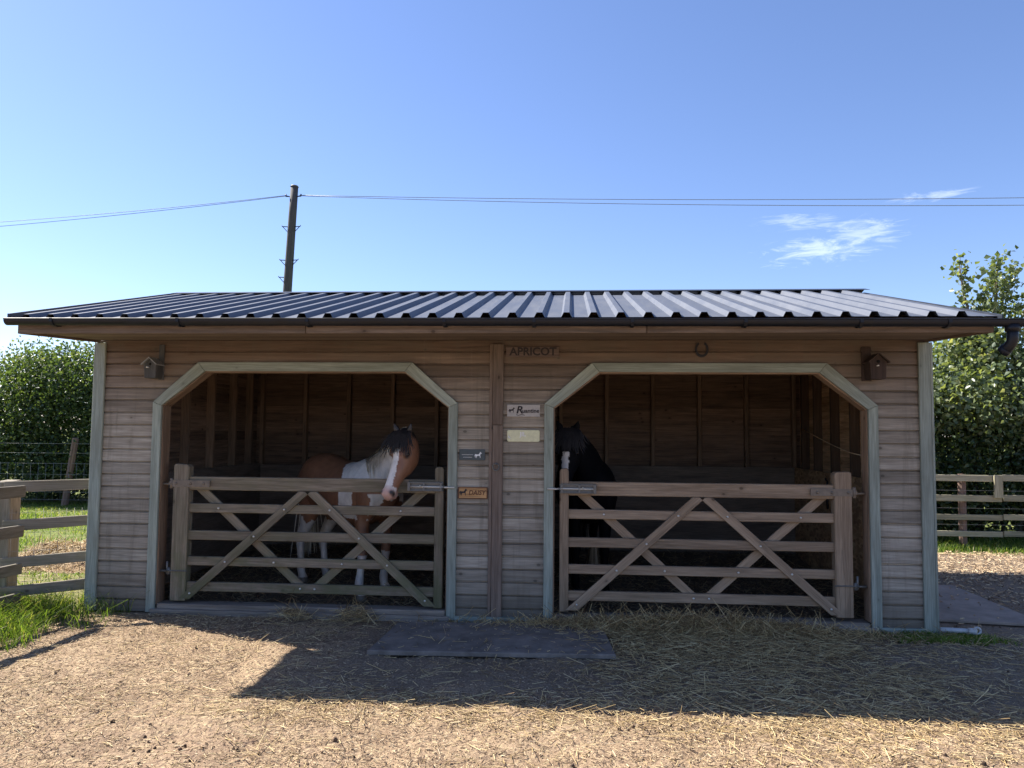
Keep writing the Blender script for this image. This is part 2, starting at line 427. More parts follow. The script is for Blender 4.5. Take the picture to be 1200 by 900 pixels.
# roof sheet with trapezoid ribs
def roof():
    prof = [(-.012, 0)]; x = .075
    while x < W - .06:
        prof += [(x - .040, 0), (x - .021, .036), (x + .021, .036), (x + .040, 0)]; x += .2
    prof.append((W + .012, 0))
    m = MB(); t = .0022
    for (ya, za, yb, zb) in ((EAVE_Y, EAVE_Z, RIDGE_Y, RIDGE_Z), (BACK_Y, EAVE_Z, RIDGE_Y, RIDGE_Z)):
        vs, fs = [], []; n = len(prof)
        for dz in (0, -t):
            for (y, z) in ((ya, za), (yb, zb)): vs += [(px, y, z + pz + dz) for px, pz in prof]
        for i in range(n - 1):
            fs += [(i, i + 1, n + i + 1, n + i), (3 * n + i, 3 * n + i + 1, 2 * n + i + 1, 2 * n + i), (i + 1, i, 2 * n + i, 2 * n + i + 1), (n + i, n + i + 1, 3 * n + i + 1, 3 * n + i)]
        fs += [(0, n, 3 * n, 2 * n), (n - 1, 3 * n - 1, 4 * n - 1, 2 * n - 1)]
        m.add(vs, fs, (0, 1, 0))
    r = m.build('roof', M['roof'], ST)
    c = MB(); y = RIDGE_Y
    s = (RIDGE_Z - EAVE_Z) / (RIDGE_Y - EAVE_Y)
    c.prism([(y - .13, RIDGE_Z + .040 - .13 * s), (y, RIDGE_Z + .040), (y + .13, RIDGE_Z + .040 - .13 * s), (y + .13, RIDGE_Z + .043 - .13 * s), (y, RIDGE_Z + .045), (y - .13, RIDGE_Z + .043 - .13 * s)], -.03, W + .03, (1, 0, 0), 'yz')
    c.build('ridge_cap', M['flash'], r)
    for x0, x1, tp in ((-.032, -.014, .042), (W + .014, W + .024, .004)):
        e = MB()
        for ya, za, yb in ((EAVE_Y - .06, EAVE_Z - .014, RIDGE_Y), (BACK_Y + .02, EAVE_Z - .005, RIDGE_Y)):
            e.prism([(ya, za - .02), (yb, RIDGE_Z - .045), (yb, RIDGE_Z + tp), (ya, za + .010 + tp * .85)], x0, x1, (0, 1, 0), 'yz')
        e.build('verge_trim', M['flash'], r)
    sc = MB()
    x = .175
    while x < W:
        for f in (.08, .38, .68, .94):
            y = EAVE_Y + f * (RIDGE_Y - EAVE_Y); z = roof_z(y)
            sc.tube([(x, y, z), (x, y, z + .007)], .008, 6)
        x += .4
    return r
ROOF = roof()

# eave: fascia, soffit, barge boards, gutter
part_box('fascia', M['trim_brown'], -.0, 2.30, EAVE_Y + .015, EAVE_Y + .037, 2.355, 2.462)
part_box('fascia', M['trim_brown'], 2.304, 4.86, EAVE_Y + .015, EAVE_Y + .037, 2.355, 2.462)
part_box('fascia', M['trim_brown'], 4.864, W, EAVE_Y + .015, EAVE_Y + .037, 2.355, 2.462)
m = MB()
y = EAVE_Y + .04
for i in range(8):
    w = (-.05 - (EAVE_Y + .04)) / 8; z = 2.372 + (y - EAVE_Y) * .05
    m.hexa([(.03, y + .001, z), (W - .03, y + .001, z), (W - .03, y + w - .003, z + w * .05), (.03, y + w - .003, z + w * .05), (.03, y + .001, z + .018), (W - .03, y + .001, z + .018), (W - .03, y + w - .003, z + .018 + w * .05), (.03, y + w - .003, z + .018 + w * .05)], (1, 0, 0))
    y += w
m.build('soffit', M['trim_brown'], ST)
for x0, x1 in ((.0, .025), (W - .025, W)):
    m = MB(); m.prism([(EAVE_Y + .04, 2.355), (-.03, 2.405), (-.03, roof_z(-.03) - .02), (EAVE_Y + .04, 2.46)], x0, x1, (0, 1, 0), 'yz'); m.build('barge_board', M['trim_brown'], ST)

def gutter():
    m = MB(); cy, cz, R = EAVE_Y - .055, 2.454, .044; n = 12
    x0, x1 = -.03, W + .16
    ring = [(cy + R * math.cos(a), cz + R * 1.0 * math.sin(a)) for a in [math.pi + math.pi * i / n for i in range(n + 1)]]
    ring = [(cy - R - .006, cz + .006)] + ring + [(cy + R, cz + .012)]
    inner = [(cy + (y - cy) * .93, z + .004) for y, z in ring]
    m.prism(ring + inner[::-1], x0, x1, (1, 0, 0), 'yz')
    fall = lambda x: -.026 * max(0, x) / W
    for v in m.v: v.z += fall(v.x)
    g = m.build('gutter', M['black_plastic'], ST)
    for x in (x0, x1):
        c = MB(); c.prism(ring, x - .004, x + .004, (1, 0, 0), 'yz'); [setattr(v, 'z', v.z + fall(x)) for v in c.v]; c.build('end_cap', M['black_plastic'], g)
    for x in (.35, 1.35, 2.35, 3.38, 4.04, 4.75, 5.55, 6.35, 6.95):
        b = MB(); b.prism([(cy - .050, cz + .008), (cy - .050, cz - .02), (cy - .03, cz - .046), (cy + .02, cz - .053), (cy + .064, cz - .045), (cy + .064, cz + .012), (cy + .055, cz + .012), (cy + .055, cz - .02), (cy + .03, cz - .046), (cy - .02, cz - .045), (cy - .0455, cz - .02), (cy - .0455, cz + .008)], x - .012, x + .012, (1, 0, 0), 'yz')
        for v in b.v: v.z += fall(x)
        b.build('bracket', M['black_plastic'], g)
    cz -= .026
    d = MB(); dx = W + .085
    d.tube([(dx, cy, cz - .03), (dx, cy, cz - .075)], .048, 14)
    d.tube([(dx, cy, cz - .04), (dx, cy, cz - .13), (dx - .004, cy + .010, cz - .158), (dx - .016, cy + .032, cz - .185), (dx - .030, cy + .06, cz - .208)], .037, 14)
    d.tube([(dx - .020, cy + .040, cz - .190), (dx - .034, cy + .068, cz - .214)], .042, 14)
    d.build('downpipe', M['black_plastic'], ST)
gutter()

# corner boards, door frames, linings, sills, centre batten
part_box('corner_board', M['trim'], -.012, .082, -.046, -.022, .0, 2.404)
part_box('corner_board', M['trim'], W - .082, W + .012, -.046, -.022, .0, 2.404)
part_box('corner_board', M['trim'], -.025, -.004, -.0455, .07, .0, 2.404)
part_box('corner_board', M['trim'], W + .013, W + .034, -.0455, .07, .0, 2.404)
def octa(d, ins, zb):
    x0, x1 = d[0] + ins, d[1] - ins; top = TOP - ins; z0 = CH_Z0 - ins * .42; dx = CH_X - ins * .2
    return [(x0, zb), (x0, z0), (x0 + dx, top), (x1 - dx, top), (x1, z0), (x1, zb)]
for d in DOORS:
    o, i = octa(d, 0, .0), octa(d, FW, .0)
    m = MB()
    for k in range(5):
        gap = .0008
        a, b, c, e = [Vector((*q, 0)) for q in (o[k], o[k + 1], i[k + 1], i[k])]
        ax = (b - a).normalized()
        a, e = a + ax * gap, e + ax * gap; b, c = b - ax * gap, c - ax * gap
        m.prism([tuple(q[:2]) for q in (a, b, c, e)], -.052, -.0235, (ax.x, 0, ax.y))
    m.build('door_frame', M['trim'], ST, .003)
    o, i = octa(d, FW - .012, .07), octa(d, FW + .010, .07)
    m = MB()
    for k in range(5):
        a, b, c, e = o[k], o[k + 1], i[k + 1], i[k]
        m.prism([a, b, c, e], -.021, .105, (b[0] - a[0], 0, b[1] - a[1]))
    m.build('door_lining', M['stud'], ST)
for d, zz in zip(DOORS, (.075, .065)):
    m = MB(); m.box(d[0] + .09, d[1] - .09, -.03, .13, -.02, zz); m.build('sill', M['sill'], ST, .006)
    m = MB(); m.box(d[0] + .05, d[1] - .05, -.075, -.032, -.02, .035); m.build('sill_batten', M['sill'], ST, .005)
part_box('base_batten', M['trim'], 3.32, 4.085, -.062, -.024, -.02, .04)
part_box('base_batten', M['trim'], 6.87, W - .09, -.062, -.024, -.02, .035)
m = MB(); m.box(3.632, 3.722, -.054, -.022, .0, 1.68); m.box(3.632, 3.722, -.0535, -.0215, 1.684, 2.39); m.build('centre_batten', M['trim_brown'], ST, .004)
part_box('edge_lath', M['trim_brown'], 3.600, 3.630, -.040, -.022, .0, 2.39)
m = MB(); m.tube([(3.665 + .028 * math.cos(a), -.064, 1.318 + .030 * math.sin(a)) for a in [2 * math.pi * i / 16 for i in range(17)]], .006, 6); m.tube([(3.665, -.05, 1.345), (3.665, -.075, 1.345)], .011, 8)
m.build('tie_ring', M['galv'], ST)

# stall floors
def stall_floor():
    xs = np.linspace(.14, W - .14, 90); ys = np.linspace(.11, D - .15, 50)
    V = np.array([(x, y, .022 + .03 * noise.noise((x * 1.7, y * 1.7, 8)) + .015 * noise.noise((x * 6, y * 6, 2))) for y in ys for x in xs])
    V[:, 2] += np.clip((V[:, 1] - 2.6) * .10, 0, .1)
    i = np.arange(49 * 89); a = (i // 89) * 90 + i % 89
    mt, nt, b, out = new_mat('trodden_bedding'); g = NT(nt); tc = g.n('ShaderNodeTexCoord').outputs['Object']
    g.l(g.ramp(g.noise(tc, 25, 6, .7), [(.3, (.085, .066, .05)), (.6, (.19, .15, .11)), (.75, (.32, .255, .17))]), b.inputs['Base Color'])
    b.inputs['Roughness'].default_value = .95; g.bump(g.noise(tc, 40, 5, .7), .8, .02, b)
    o = mesh_np('stall_floor', V - np.array((W / 2, D / 2, 0)), np.stack([a, a + 1, a + 91, a + 90], 1), mt, parent=ST, smooth=True)
stall_floor()

# ------------------------------------------------------------------ gates
def gate(label, mir, mat):
    X = (lambda x: 7.415 - x) if mir else (lambda x: x)
    base = Vector((X(.80), .045, .0))
    G = thing('field_gate', label, 'gate', base, 'five bar gates across the two stall openings')
    def bx(m, x0, x1, *r): a, b = sorted((X(x0), X(x1))); m.box(a, b, *r)
    def pr(m, poly, y0, y1, axis): m.prism([(X(a), b) for a, b in poly], y0, y1, axis)
    m = MB(); pr(m, [(.745, .095), (.888, .095), (.888, 1.285), (.870, 1.305), (.765, 1.312), (.745, 1.298)], -.002, .095, (0, 0, 1)); m.build('heel_post', mat, G, .006)
    m = MB(); pr(m, [(3.122, .085), (3.200, .085), (3.200, 1.285), (3.188, 1.308), (3.136, 1.310), (3.122, 1.29)], .004, .080, (0, 0, 1)); m.build('latch_stile', mat, G, .006)
    for z0, z1 in ((1.078, 1.197), (.877, .957), (.634, .716), (.407, .486), (.180, .262)):
        m = MB(); bx(m, .87, 3.14, .022 if z0 < 1 else .016, .062 if z0 < 1 else .068, z0, z1); m.build('rail', mat, G, .005)
    for k, ((xa, za), (xb, zb)) in enumerate((((1.955, 1.077), (.875, .115)), ((2.010, 1.077), (3.095, .100)), ((.985, 1.077), (1.955, .20)), ((2.995, 1.077), (2.03, .20)))):
        y = .0095 if k < 2 else .0755
        m = MB(); a = Vector((X(xb) - X(xa), 0, zb - za)).normalized(); hw = .0375 / abs(a.z)
        m.prism([(X(xa) - hw, za), (X(xa) + hw, za), (X(xb) + hw, zb), (X(xb) - hw, zb)], y - .01175, y + .01175, a); m.build('brace', mat, G, .003)
    def crossing(p, q, z): t = (z - p[1]) / (q[1] - p[1]); return p[0] + (q[0] - p[0]) * t
    bolts = []
    fr = [((1.955, 1.077), (.875, .115)), ((2.010, 1.077), (3.095, .100))]; bk = [((.985, 1.077), (1.955, .20)), ((2.995, 1.077), (2.03, .20))]
    for z in (.917, .675, .446): bolts += [(crossing(*b, z), -.003, z) for b in fr]
    bolts += [(crossing(*b, z), .021, z) for b in bk for z in (.917, .446)]
    bolts += [(1.93, .021, .222), (2.06, .021, .222), (.93, -.003, .165), (3.05, -.003, .15)]
    for bxp in bolts:
        m = MB(); m.tube([(X(bxp[0]), bxp[1] + .002, bxp[2]), (X(bxp[0]), bxp[1] - .005, bxp[2]), (X(bxp[0]), bxp[1] - .009, bxp[2])], [.010, .010, .005], 10); m.build('bolt_head', M['bolt'], G)
    m = MB(); bx(m, .742, 1.085, -.011, -.003, 1.105, 1.165)
    for x in (.775, .91, 1.03): m.tube([(X(x), -.010, 1.135), (X(x), -.016, 1.135)], .013, 8)
    bx(m, .905, 1.085, -.0035, .0155, 1.112, 1.158)
    m.tube([(X(.725), .01, 1.09), (X(.725), .01, 1.18)], .017, 10); bx(m, .70, .745, .002, .02, 1.12, 1.15)
    m.tube([(X(.635), .012, 1.128), (X(.73), .012, 1.128)], .009, 8)
    m.build('hinge', M['strap'], G)
    m = MB(); m.tube([(X(.635), .012, .355), (X(.76), .012, .355)], .010, 8); m.tube([(X(.708), .012, .33), (X(.708), .012, .44)], .010, 8); m.tube([(X(.70), -.008, .36), (X(.90), -.008, .36)], .006, 6); m.tube([(X(.725), .012, .325), (X(.725), .012, .385)], .018, 10)
    m.build('hinge', M['galv'], G)
    m = MB(); bx(m, 2.885, 2.91, -.036, .015, 1.098, 1.178); bx(m, 2.89, 3.20, -.010, -.003 + .005, 1.10, 1.176); bx(m, 3.02, 3.04, -.034, -.008, 1.10, 1.176); bx(m, 3.17, 3.19, -.034, -.008, 1.10, 1.176); bx(m, 2.905, 3.20, -.030, -.012, 1.165, 1.178); bx(m, 2.905, 3.20, -.030, -.012, 1.098, 1.108)
    L = m.build('latch', M['galv'], G, .002)
    m = MB(); m.tube([(X(2.90), -.062 + .036, 1.137), (X(3.215), -.026, 1.137)], .009, 8); m.tube([(X(3.0), -.02, 1.137), (X(3.0), -.055, 1.150)], .006, 6)
    m.tube([(X(3.205), -.026, 1.137), (X(3.225), -.060, 1.137), (X(3.305), -.062, 1.137)], .009, 8)
    m.build('latch_bolt', M['bolt'], L)
    return G
gate('weathered grey green five bar timber gate across the left stall', False, M['gate_grey'])
gate('lighter tan five bar timber gate across the right stall', True, M['gate_tan'])

# ------------------------------------------------------------------ signs, nest boxes, horseshoe
def text_mesh(txt, size, depth=.002, bold=0., shear=0., serif=False):
    cu = bpy.data.curves.new('letters', 'FONT'); cu.body = txt; cu.size = size; cu.extrude = depth; cu.offset = bold; cu.shear = shear
    cu.align_x = 'CENTER'; cu.align_y = 'CENTER'; cu.resolution_u = 3
    o = bpy.data.objects.new('letters', cu); COL.objects.link(o)
    dg = bpy.context.evaluated_depsgraph_get(); me = bpy.data.meshes.new_from_object(o.evaluated_get(dg)); bpy.data.objects.remove(o)
    return me
def letters(parent, txt, x, z, y, size, mat, stretch=1., **kw):
    me = text_mesh(txt, size, **kw)
    me.transform(Matrix.Translation(Vector((x, y, z)) - parent_origin(parent)) @ Matrix.Rotation(math.pi / 2, 4, 'X') @ Matrix.Diagonal((stretch, 1, 1, 1)))
    me.name = 'lettering'; me.materials.clear(); me.materials.append(mat)
    o = bpy.data.objects.new('lettering', me); COL.objects.link(o); o.parent = parent
    return o
PONY = [(0, .50), (.06, .62), (.14, .64), (.20, .60), (.52, .60), (.62, .70), (.70, .88), (.78, .97), (.80, 1.03), (.83, .96), (.95, .84), (1.0, .76), (.97, .71), (.88, .74), (.82, .70), (.80, .56), (.76, .42), (.80, .22), (.78, .0), (.73, .0), (.72, .22), (.66, .36), (.36, .34), (.30, .28), (.28, .0), (.22, .0), (.22, .20), (.14, .30), (.10, .02), (.05, .02), (.07, .30), (.06, .46), (.02, .40), (-.03, .20), (-.05, .36)]
def pony(parent, x, z, y, w, mat, flip=False):
    m = MB(); s = w; pts = [(x + (1 - a if flip else a) * s, z + b * s * .85) for a, b in PONY]
    m.prism(pts, y - .0025, y + .0005, (1, 0, 0)); o = m.build('pony_motif', mat, parent); return o
def sign(name, label, x0, x1, z0, z1, mat, y0=-.034, radius=0., dz=0.):
    m = MB()
    if radius:
        P = []
        for cx, cz, a0 in ((x1 - radius, z1 - radius, 0), (x0 + radius, z1 - radius, 90), (x0 + radius, z0 + radius, 180), (x1 - radius, z0 + radius, 270)):
            P += [(cx + radius * math.cos(math.radians(a0 + k * 22.5)), cz + radius * math.sin(math.radians(a0 + k * 22.5))) for k in range(5)]
        m.prism(P, y0, -.0205, (1, 0, 0))
    else: m.box(x0, x1, y0, -.0205, z0, z1, (1, 0, 0))
    o = m.build(name, mat, None, .002)
    return tag(o, label, 'sign')
s = sign('name_sign', 'long brown wooden name board reading APRICOT under the eave', 3.742, 4.205, 2.278, 2.368, M['sign_brown'], -.036)
letters(s, 'APRICOT', 3.978, 2.322, -.0375, .098, M['letter_dark'], 1.0, bold=.0022)
ser = MB()
for i, x in enumerate((3.775, 3.835, 3.865, 3.905, 3.93, 4.165)):
    ser.box(x - .014, x + .014, -.0392, -.0365, 2.285, 2.291)
s = sign('name_plaque', 'pale grey rectangular plaque with a dark horse and a scrolled capital letter', 3.755, 4.042, 1.755, 1.860, M['sign_grey'], -.036)
pony(s, 3.770, 1.790, -.0365, .055, M['letter_dark'])
letters(s, 'R', 3.862, 1.812, -.0375, .090, M['letter_dark'], 1.1, bold=.002, shear=.2)
letters(s, 'uantine', 3.962, 1.806, -.0375, .050, M['letter_dark'], 1.0, bold=.001)
m = MB(); m.tube([(3.835, -.037, 1.775), (3.855, -.037, 1.766), (3.88, -.037, 1.775), (3.91, -.037, 1.768)], .0025, 5); m.build('scroll_motif', M['letter_dark'], s)
s = sign('name_plaque', 'cream yellow plaque with rounded corners and white markings below the grey plaque', 3.757, 4.040, 1.538, 1.640, M['sign_yellow'], -.032, .014)
letters(s, 'JIL', 3.895, 1.602, -.0335, .052, M['letter_white'], 1.0, bold=.0012)
m = MB(); m.tube([(3.795 + .028 * math.cos(a), -.0335, 1.598 + .032 * math.sin(a)) for a in [math.radians(185 + 10 * k) for k in range(9)]], [.0015, .003, .0045, .0055, .006, .0055, .0045, .003, .0015], 6); m.build('moon_motif', M['letter_white'], s)
s = sign('name_plaque', 'small dark slate plaque with a white pony at its right end', 3.340, 3.565, 1.374, 1.468, M['sign_slate'], -.031)
pony(s, 3.476, 1.393, -.0315, .062, M['letter_white'])
m = MB(); m.box(3.362, 3.462, -.0325, -.0305, 1.420, 1.4225); m.box(3.372, 3.452, -.0325, -.0305, 1.398, 1.4005); m.build('text_rule', M['letter_white'], s)
s = sign('name_sign', 'orange brown varnished wooden sign reading DAISY with a dark pony', 3.338, 3.588, 1.046, 1.138, M['sign_wood'], -.036)
pony(s, 3.347, 1.068, -.0365, .068, M['letter_dark'])
letters(s, 'DAISY', 3.498, 1.092, -.0375, .056, M['letter_brown'], .95, bold=.0008, shear=.2)
m = MB()
for x in (3.334, 3.584): m.box(x, x + .008, -.0395, -.0362, 1.042, 1.142)
for z in (1.040, 1.136): m.box(3.342, 3.584, -.0394, -.0362, z, z + .007)
m.build('sign_edge', M['letter_brown'], s)

def nest_box(x, z, w, h, dep, label, mat, backboard):
    y1 = -.024; y0 = y1 - dep
    N = thing('nest_box', label, 'nest box', (x, y1, z), 'wooden bird boxes fixed to the stable front')
    m = MB(); t = w * .5
    m.prism([(x - w * .44, z), (x + w * .44, z), (x + w / 2, z + h * .62), (x, z + h * .62 + t * .95), (x - w / 2, z + h * .62)], y0, y1 - .012, (0, 0, 1)); m.build('box_body', mat, N, .002)
    for sg in (-1, 1):
        r = MB(); a = Vector((x, 0, z + h * .62 + t * .95 + .008)); b = Vector((x + sg * w * .62, 0, z + h * .59)); n = Vector((-(b - a).z, 0, (b - a).x)).normalized() * .003 * sg
        r.prism([(a.x, a.z - .010), (b.x, b.z - .004), (b.x + n.x, b.z + .005), (a.x, a.z)], y0 - .028, y1 - .012, (0, 1, 0)); r.build('box_roof', M['nestroof'] if mat is M['nestbox'] else mat, N)
    hl = MB(); hl.tube([(x, y0 - .0015, z + h * .62), (x, y0 + .004, z + h * .62)], w * .11, 14); hl.build('entrance_hole', M['hole'], N)
    p = MB(); p.tube([(x - .012, y0 + .004, z + h * .47), (x - .012, y0 - .035, z + h * .47)], .006, 8); p.build('perch', M['letter_white'], N)
    b = MB(); b.box(x + backboard[0], x + backboard[1], y1 - .012, y1, z - .01, z + backboard[2]); b.build('back_board', mat, N, .002)
nest_box(.572, 2.075, .115, .20, .13, 'grey bird box with pale edged roof on the wall above the left opening', M['nestbox'], (.012, .062, .31))
nest_box(6.842, 2.085, .135, .23, .15, 'dark brown bird box on the wall by the right stall opening', M['nestbox_dark'], (-.085, -.005, .28))
def horseshoe():
    m = MB(); cx, cz, R = 5.43, 2.345, .060; n = 18
    pts = []
    for i in range(n + 1):
        a = math.radians(118 + (422 - 118) * i / n)
        pts.append((a, R * (1 - .06 * abs(math.cos(a))), R * 1.12))
    vs, fs = [], []
    for a, rx, rz in pts:
        for y in (-.034, -.0225):
            for k in (.72, 1.02): vs.append((cx + rx * k * math.cos(a), y, cz + rz * k * math.sin(a)))
    for i in range(n):
        b = i * 4; c = b + 4
        fs += [(b, b + 1, c + 1, c), (b + 2, c + 2, c + 3, b + 3), (b, c, c + 2, b + 2), (b + 1, b + 3, c + 3, c + 1)]
    fs += [(0, 2, 3, 1), (4 * n, 4 * n + 1, 4 * n + 3, 4 * n + 2)]
    m.add(vs, fs); tag(m.build('horseshoe', M['dark_steel']), 'dark iron horseshoe nailed above the right stall opening', 'horseshoe')
horseshoe()
m = MB(); P = [Vector((W - .117, 3.15, 1.69)), Vector((W - .12, 2.6, 1.60)), Vector((W - .12, 2.0, 1.505)), Vector((W - .12, 1.5, 1.44)), Vector((W - .12, 1.0, 1.41))]; m.tube(P, .006, 6)
tag(m.build('cord', M['cord']), 'thin pale cord strung along the inside right wall of the stall', 'cord')
m = MB(); m.tube([(W - .142, 2.15, 1.10), (W - .146, 2.15, 1.00), (W - .146, 2.15, .90), (W - .144, 2.14, .80)], .014, 6); m.tube([(W - .136, 2.15, 1.10), (W - .16, 2.15, 1.12), (W - .16, 2.15, 1.14)], .009, 6)
tag(m.build('lead_rope', M['dark_steel']), 'short dark strap hanging on the inside right wall behind the tan gate', 'strap')

# ------------------------------------------------------------------ mats and pipe
def slab(name, pts, z, t, mat, label, cat):
    m = MB(); m.prism(pts, z, z + t, (1, 0, 0), 'xy'); return tag(m.build(name, mat, None, .006), label, cat)
slab('rubber_mat', [(2.84, -1.13), (4.64, -1.05), (4.57, -.16), (2.88, -.26)], -.004, .036, M['rubber'], 'dark rubber mat lying on the ground in front of the centre post', 'mat')
slab('rubber_mat', [(7.37, .40), (8.36, .27), (8.40, 1.98), (7.42, 2.1)], -.002, .028, M['rubber_grey'], 'grey rubber mat on the ground beyond the right corner of the stable', 'mat')
m = MB(); m.tube([(7.345, -.03, .03), (7.56, -.085, .035)], .020, 12); m.tube([(7.54, -.082, .035), (7.60, -.095, .037)], .026, 12)
m.tube([(7.60 + .026 * math.cos(a), -.105 , .045 + .026 * math.sin(a)) for a in [2 * math.pi * i / 14 for i in range(15)]], .009, 8)
tag(m.build('drain_pipe', M['white_plastic']), 'short white plastic pipe lying at the right foot of the stable', 'pipe')

# ------------------------------------------------------------------ fences
def post_rail_left():
    F = thing('post_and_rail_fence', 'weathered brown post and rail fence running from the left corner of the stable', 'fence', (-.6, -.12, 0))
    def post(x, y, z, w, lean=(0, 0)):
        m = MB(); m.hexa([(x - w, y - w, -.3), (x + w, y - w, -.3), (x + w, y + w, -.3), (x - w, y + w, -.3), (x - w + lean[0], y - w + lean[1], z), (x + w + lean[0], y - w + lean[1], z), (x + w + lean[0], y + w + lean[1], z + .01), (x - w + lean[0], y + w + lean[1], z + .01)], (0, 0, 1)); m.build('post', M['fence'], F, .008)
    post(-.735, -.10, 1.14, .072, (-.02, .02)); 
    zs = [(1.045, 1.145), (.70, .80), (.375, .470), (.125, .215)]
    ze = [(1.07, 1.163), (.746, .838), (.423, .515), (.172, .27)]
    for (a0, a1), (b0, b1) in zip(zs, ze):
        m = MB(); m.hexa([(-.70, -.215, a0), (-.03, .035, b0), (-.04, .065, b0), (-.71, -.185, a0), (-.70, -.215, a1), (-.03, .035, b1), (-.04, .065, b1), (-.71, -.185, a1)], (1, .37, 0)); m.build('rail', M['fence'], F, .004)
    for (a0, a1) in zs:
        m = MB(); m.hexa([(-.62, -1.9, a0 - .02), (-.585, -1.9, a0 - .02), (-.475, -.235, a0 - .03), (-.51, -.225, a0 - .03), (-.62, -1.9, a1 - .02), (-.585, -1.9, a1 - .02), (-.475, -.235, a1 - .03), (-.51, -.225, a1 - .03)], (0, 1, 0)); m.build('rail', M['fence'], F, .004)
    post(-.70, -1.75, 1.12, .06)
    # sheep netting stapled behind the rails
    nt = MB()
    for z in (.12, .25, .38, .52, .68, .86):
        nt.tube([(-.69, -.16, z), (-.05, .085, z + .02)], .0016, 4)
    for k in range(11):
        t = (k + .5) / 11; nt.tube([(-.69 + .64 * t, -.16 + .245 * t, .08), (-.69 + .64 * t, -.16 + .245 * t, .90)], .0014, 4)
    nt.build('netting', M['wire'], F)
post_rail_left()
def wire_fence():
    F = thing('wire_fence', 'thin wire mesh fence with a leaning reddish stake in front of the left hedge', 'fence', (-6.3, 9.0, 0))
    m = MB(); m.tube([(-6.43, 9.05, -.2), (-6.18, 8.98, 1.42)], [.075, .065], 8, False); m.build('stake', M['stake'], F)
    for x in (-9.6, -3.2): m = MB(); m.tube([(x, 9.0, -.2), (x + .05, 9.0, 1.35)], .06, 8, False); m.build('stake', M['stake'], F)
    w = MB()
    for z in (.12, .28, .45, .65, .88, 1.10, 1.30):
        w.tube([(-9.6, 8.93, z), (-6.3, 8.95, z + .0), (-3.2, 8.93, z)], .004, 4)
    x = -9.5
    while x < -3.3: w.tube([(x, 8.93, .1), (x, 8.93, .9)], .0028, 4); x += .17
    w.build('wire_mesh', M['wire'], F)
wire_fence()
def fence_right():
    F = thing('post_and_rail_fence', 'pale green grey four rail timber fence along the right hedge', 'fence', (10.1, 5.25, 0))
    zs = [(.965, 1.06), (.672, .765), (.400, .482), (.160, .240)]
    for k, (a, b) in enumerate(zs):
        for x0, x1 in ((7.2, 10.62), (10.625, 14.0)):
            m = MB(); dz = -.012 * (k < 4); m.hexa([(x0, 5.17, a), (x1, 5.19, a + dz), (x1, 5.22, a + dz), (x0, 5.20, a), (x0, 5.17, b), (x1, 5.19, b + dz), (x1, 5.22, b + dz), (x0, 5.20, b)], (1, 0, 0)); m.build('rail', M['fence_pale'], F, .004)
    for x in (8.05, 10.10, 12.2, 13.9):
        m = MB(); m.tube([(x, 5.29, -.3), (x, 5.29, 1.06)], .055, 9, False); m.build('post', M['stake'], F)
    m = MB(); m.box(10.49, 10.61, 5.135, 5.168, .72, 1.055); m.build('splice_board', M['fence_pale'], F, .004)
    w = MB()
    for z in (.2, .32, .56, .82): w.tube([(7.3, 5.23, z), (14, 5.235, z)], .0022, 4)
    w.build('wire_strand', M['wire'], F)
fence_right()

# ------------------------------------------------------------------ utility pole and cables
P = thing('utility_pole', 'dark wooden utility pole with step irons rising behind the stable', 'pole', (-4.95, 17, 0))
def pole_x(z): return -4.95 + (z / 9.42) * .40
m = MB(); m.tube([(pole_x(z), 17, z) for z in (-.5, 3, 6, 8.5, 9.42)], [.155, .15, .138, .124, .12], 14); m.build('pole_shaft', M['pole'], P)
m = MB(); m.tube([(pole_x(9.43), 17, 9.41), (pole_x(9.46), 17, 9.455)], [.14, .10], 12); m.build('pole_cap', M['galv'], P)
for z, sides in ((8.10, (-1, 1)), (7.02, (-1, 1)), (6.47, (-1,))):
    for sg in sides:
        x = pole_x(z); m = MB(); m.tube([(x + sg * .12, 16.95, z), (x + sg * .29, 16.95, z + .01), (x + sg * .31, 16.95, z + .045)], .014, 6); m.tube([(x + sg * .27, 16.95, z), (x + sg * .13, 16.95, z - .15)], .012, 6); m.build('step_iron', M['dark_steel'], P)
for sg in (-1, 1):
    m = MB(); m.tube([(pole_x(9.1) + sg * .12, 16.96, 9.08), (pole_x(9.1) + sg * .24, 16.96, 9.10), (pole_x(9.1) + sg * .25, 16.96, 9.16)], [.015, .03, .022], 8); m.build('insulator', M['dark_steel'], P)
def cable(a, b, sag, label, r=.009):
    a, b = Vector(a), Vector(b); m = MB()
    m.tube([a.lerp(b, t) - Vector((0, 0, sag * 4 * t * (1 - t))) for t in [i / 20 for i in range(21)]], r, 5)
    tag(m.build('overhead_cable', M['cable']), label, 'cable', 'overhead cables at the utility pole')
xl = pole_x(9.1) - .25; xr = pole_x(9.1) + .25
cable((xl, 16.96, 9.12), (-27.4, 20.4, 9.02), .22, 'upper of the two overhead cables running left from the pole')
cable((xl, 16.96, 9.10), (-27.2, 20.3, 8.62), .18, 'lower of the two overhead cables running left from the pole')
cable((xr, 16.96, 9.12), (30.0, 15.4, 8.36), .24, 'upper of the two overhead cables running right from the pole')
cable((xr, 16.96, 9.10), (30.0, 15.0, 8.00), .30, 'lower of the two overhead cables running right from the pole')

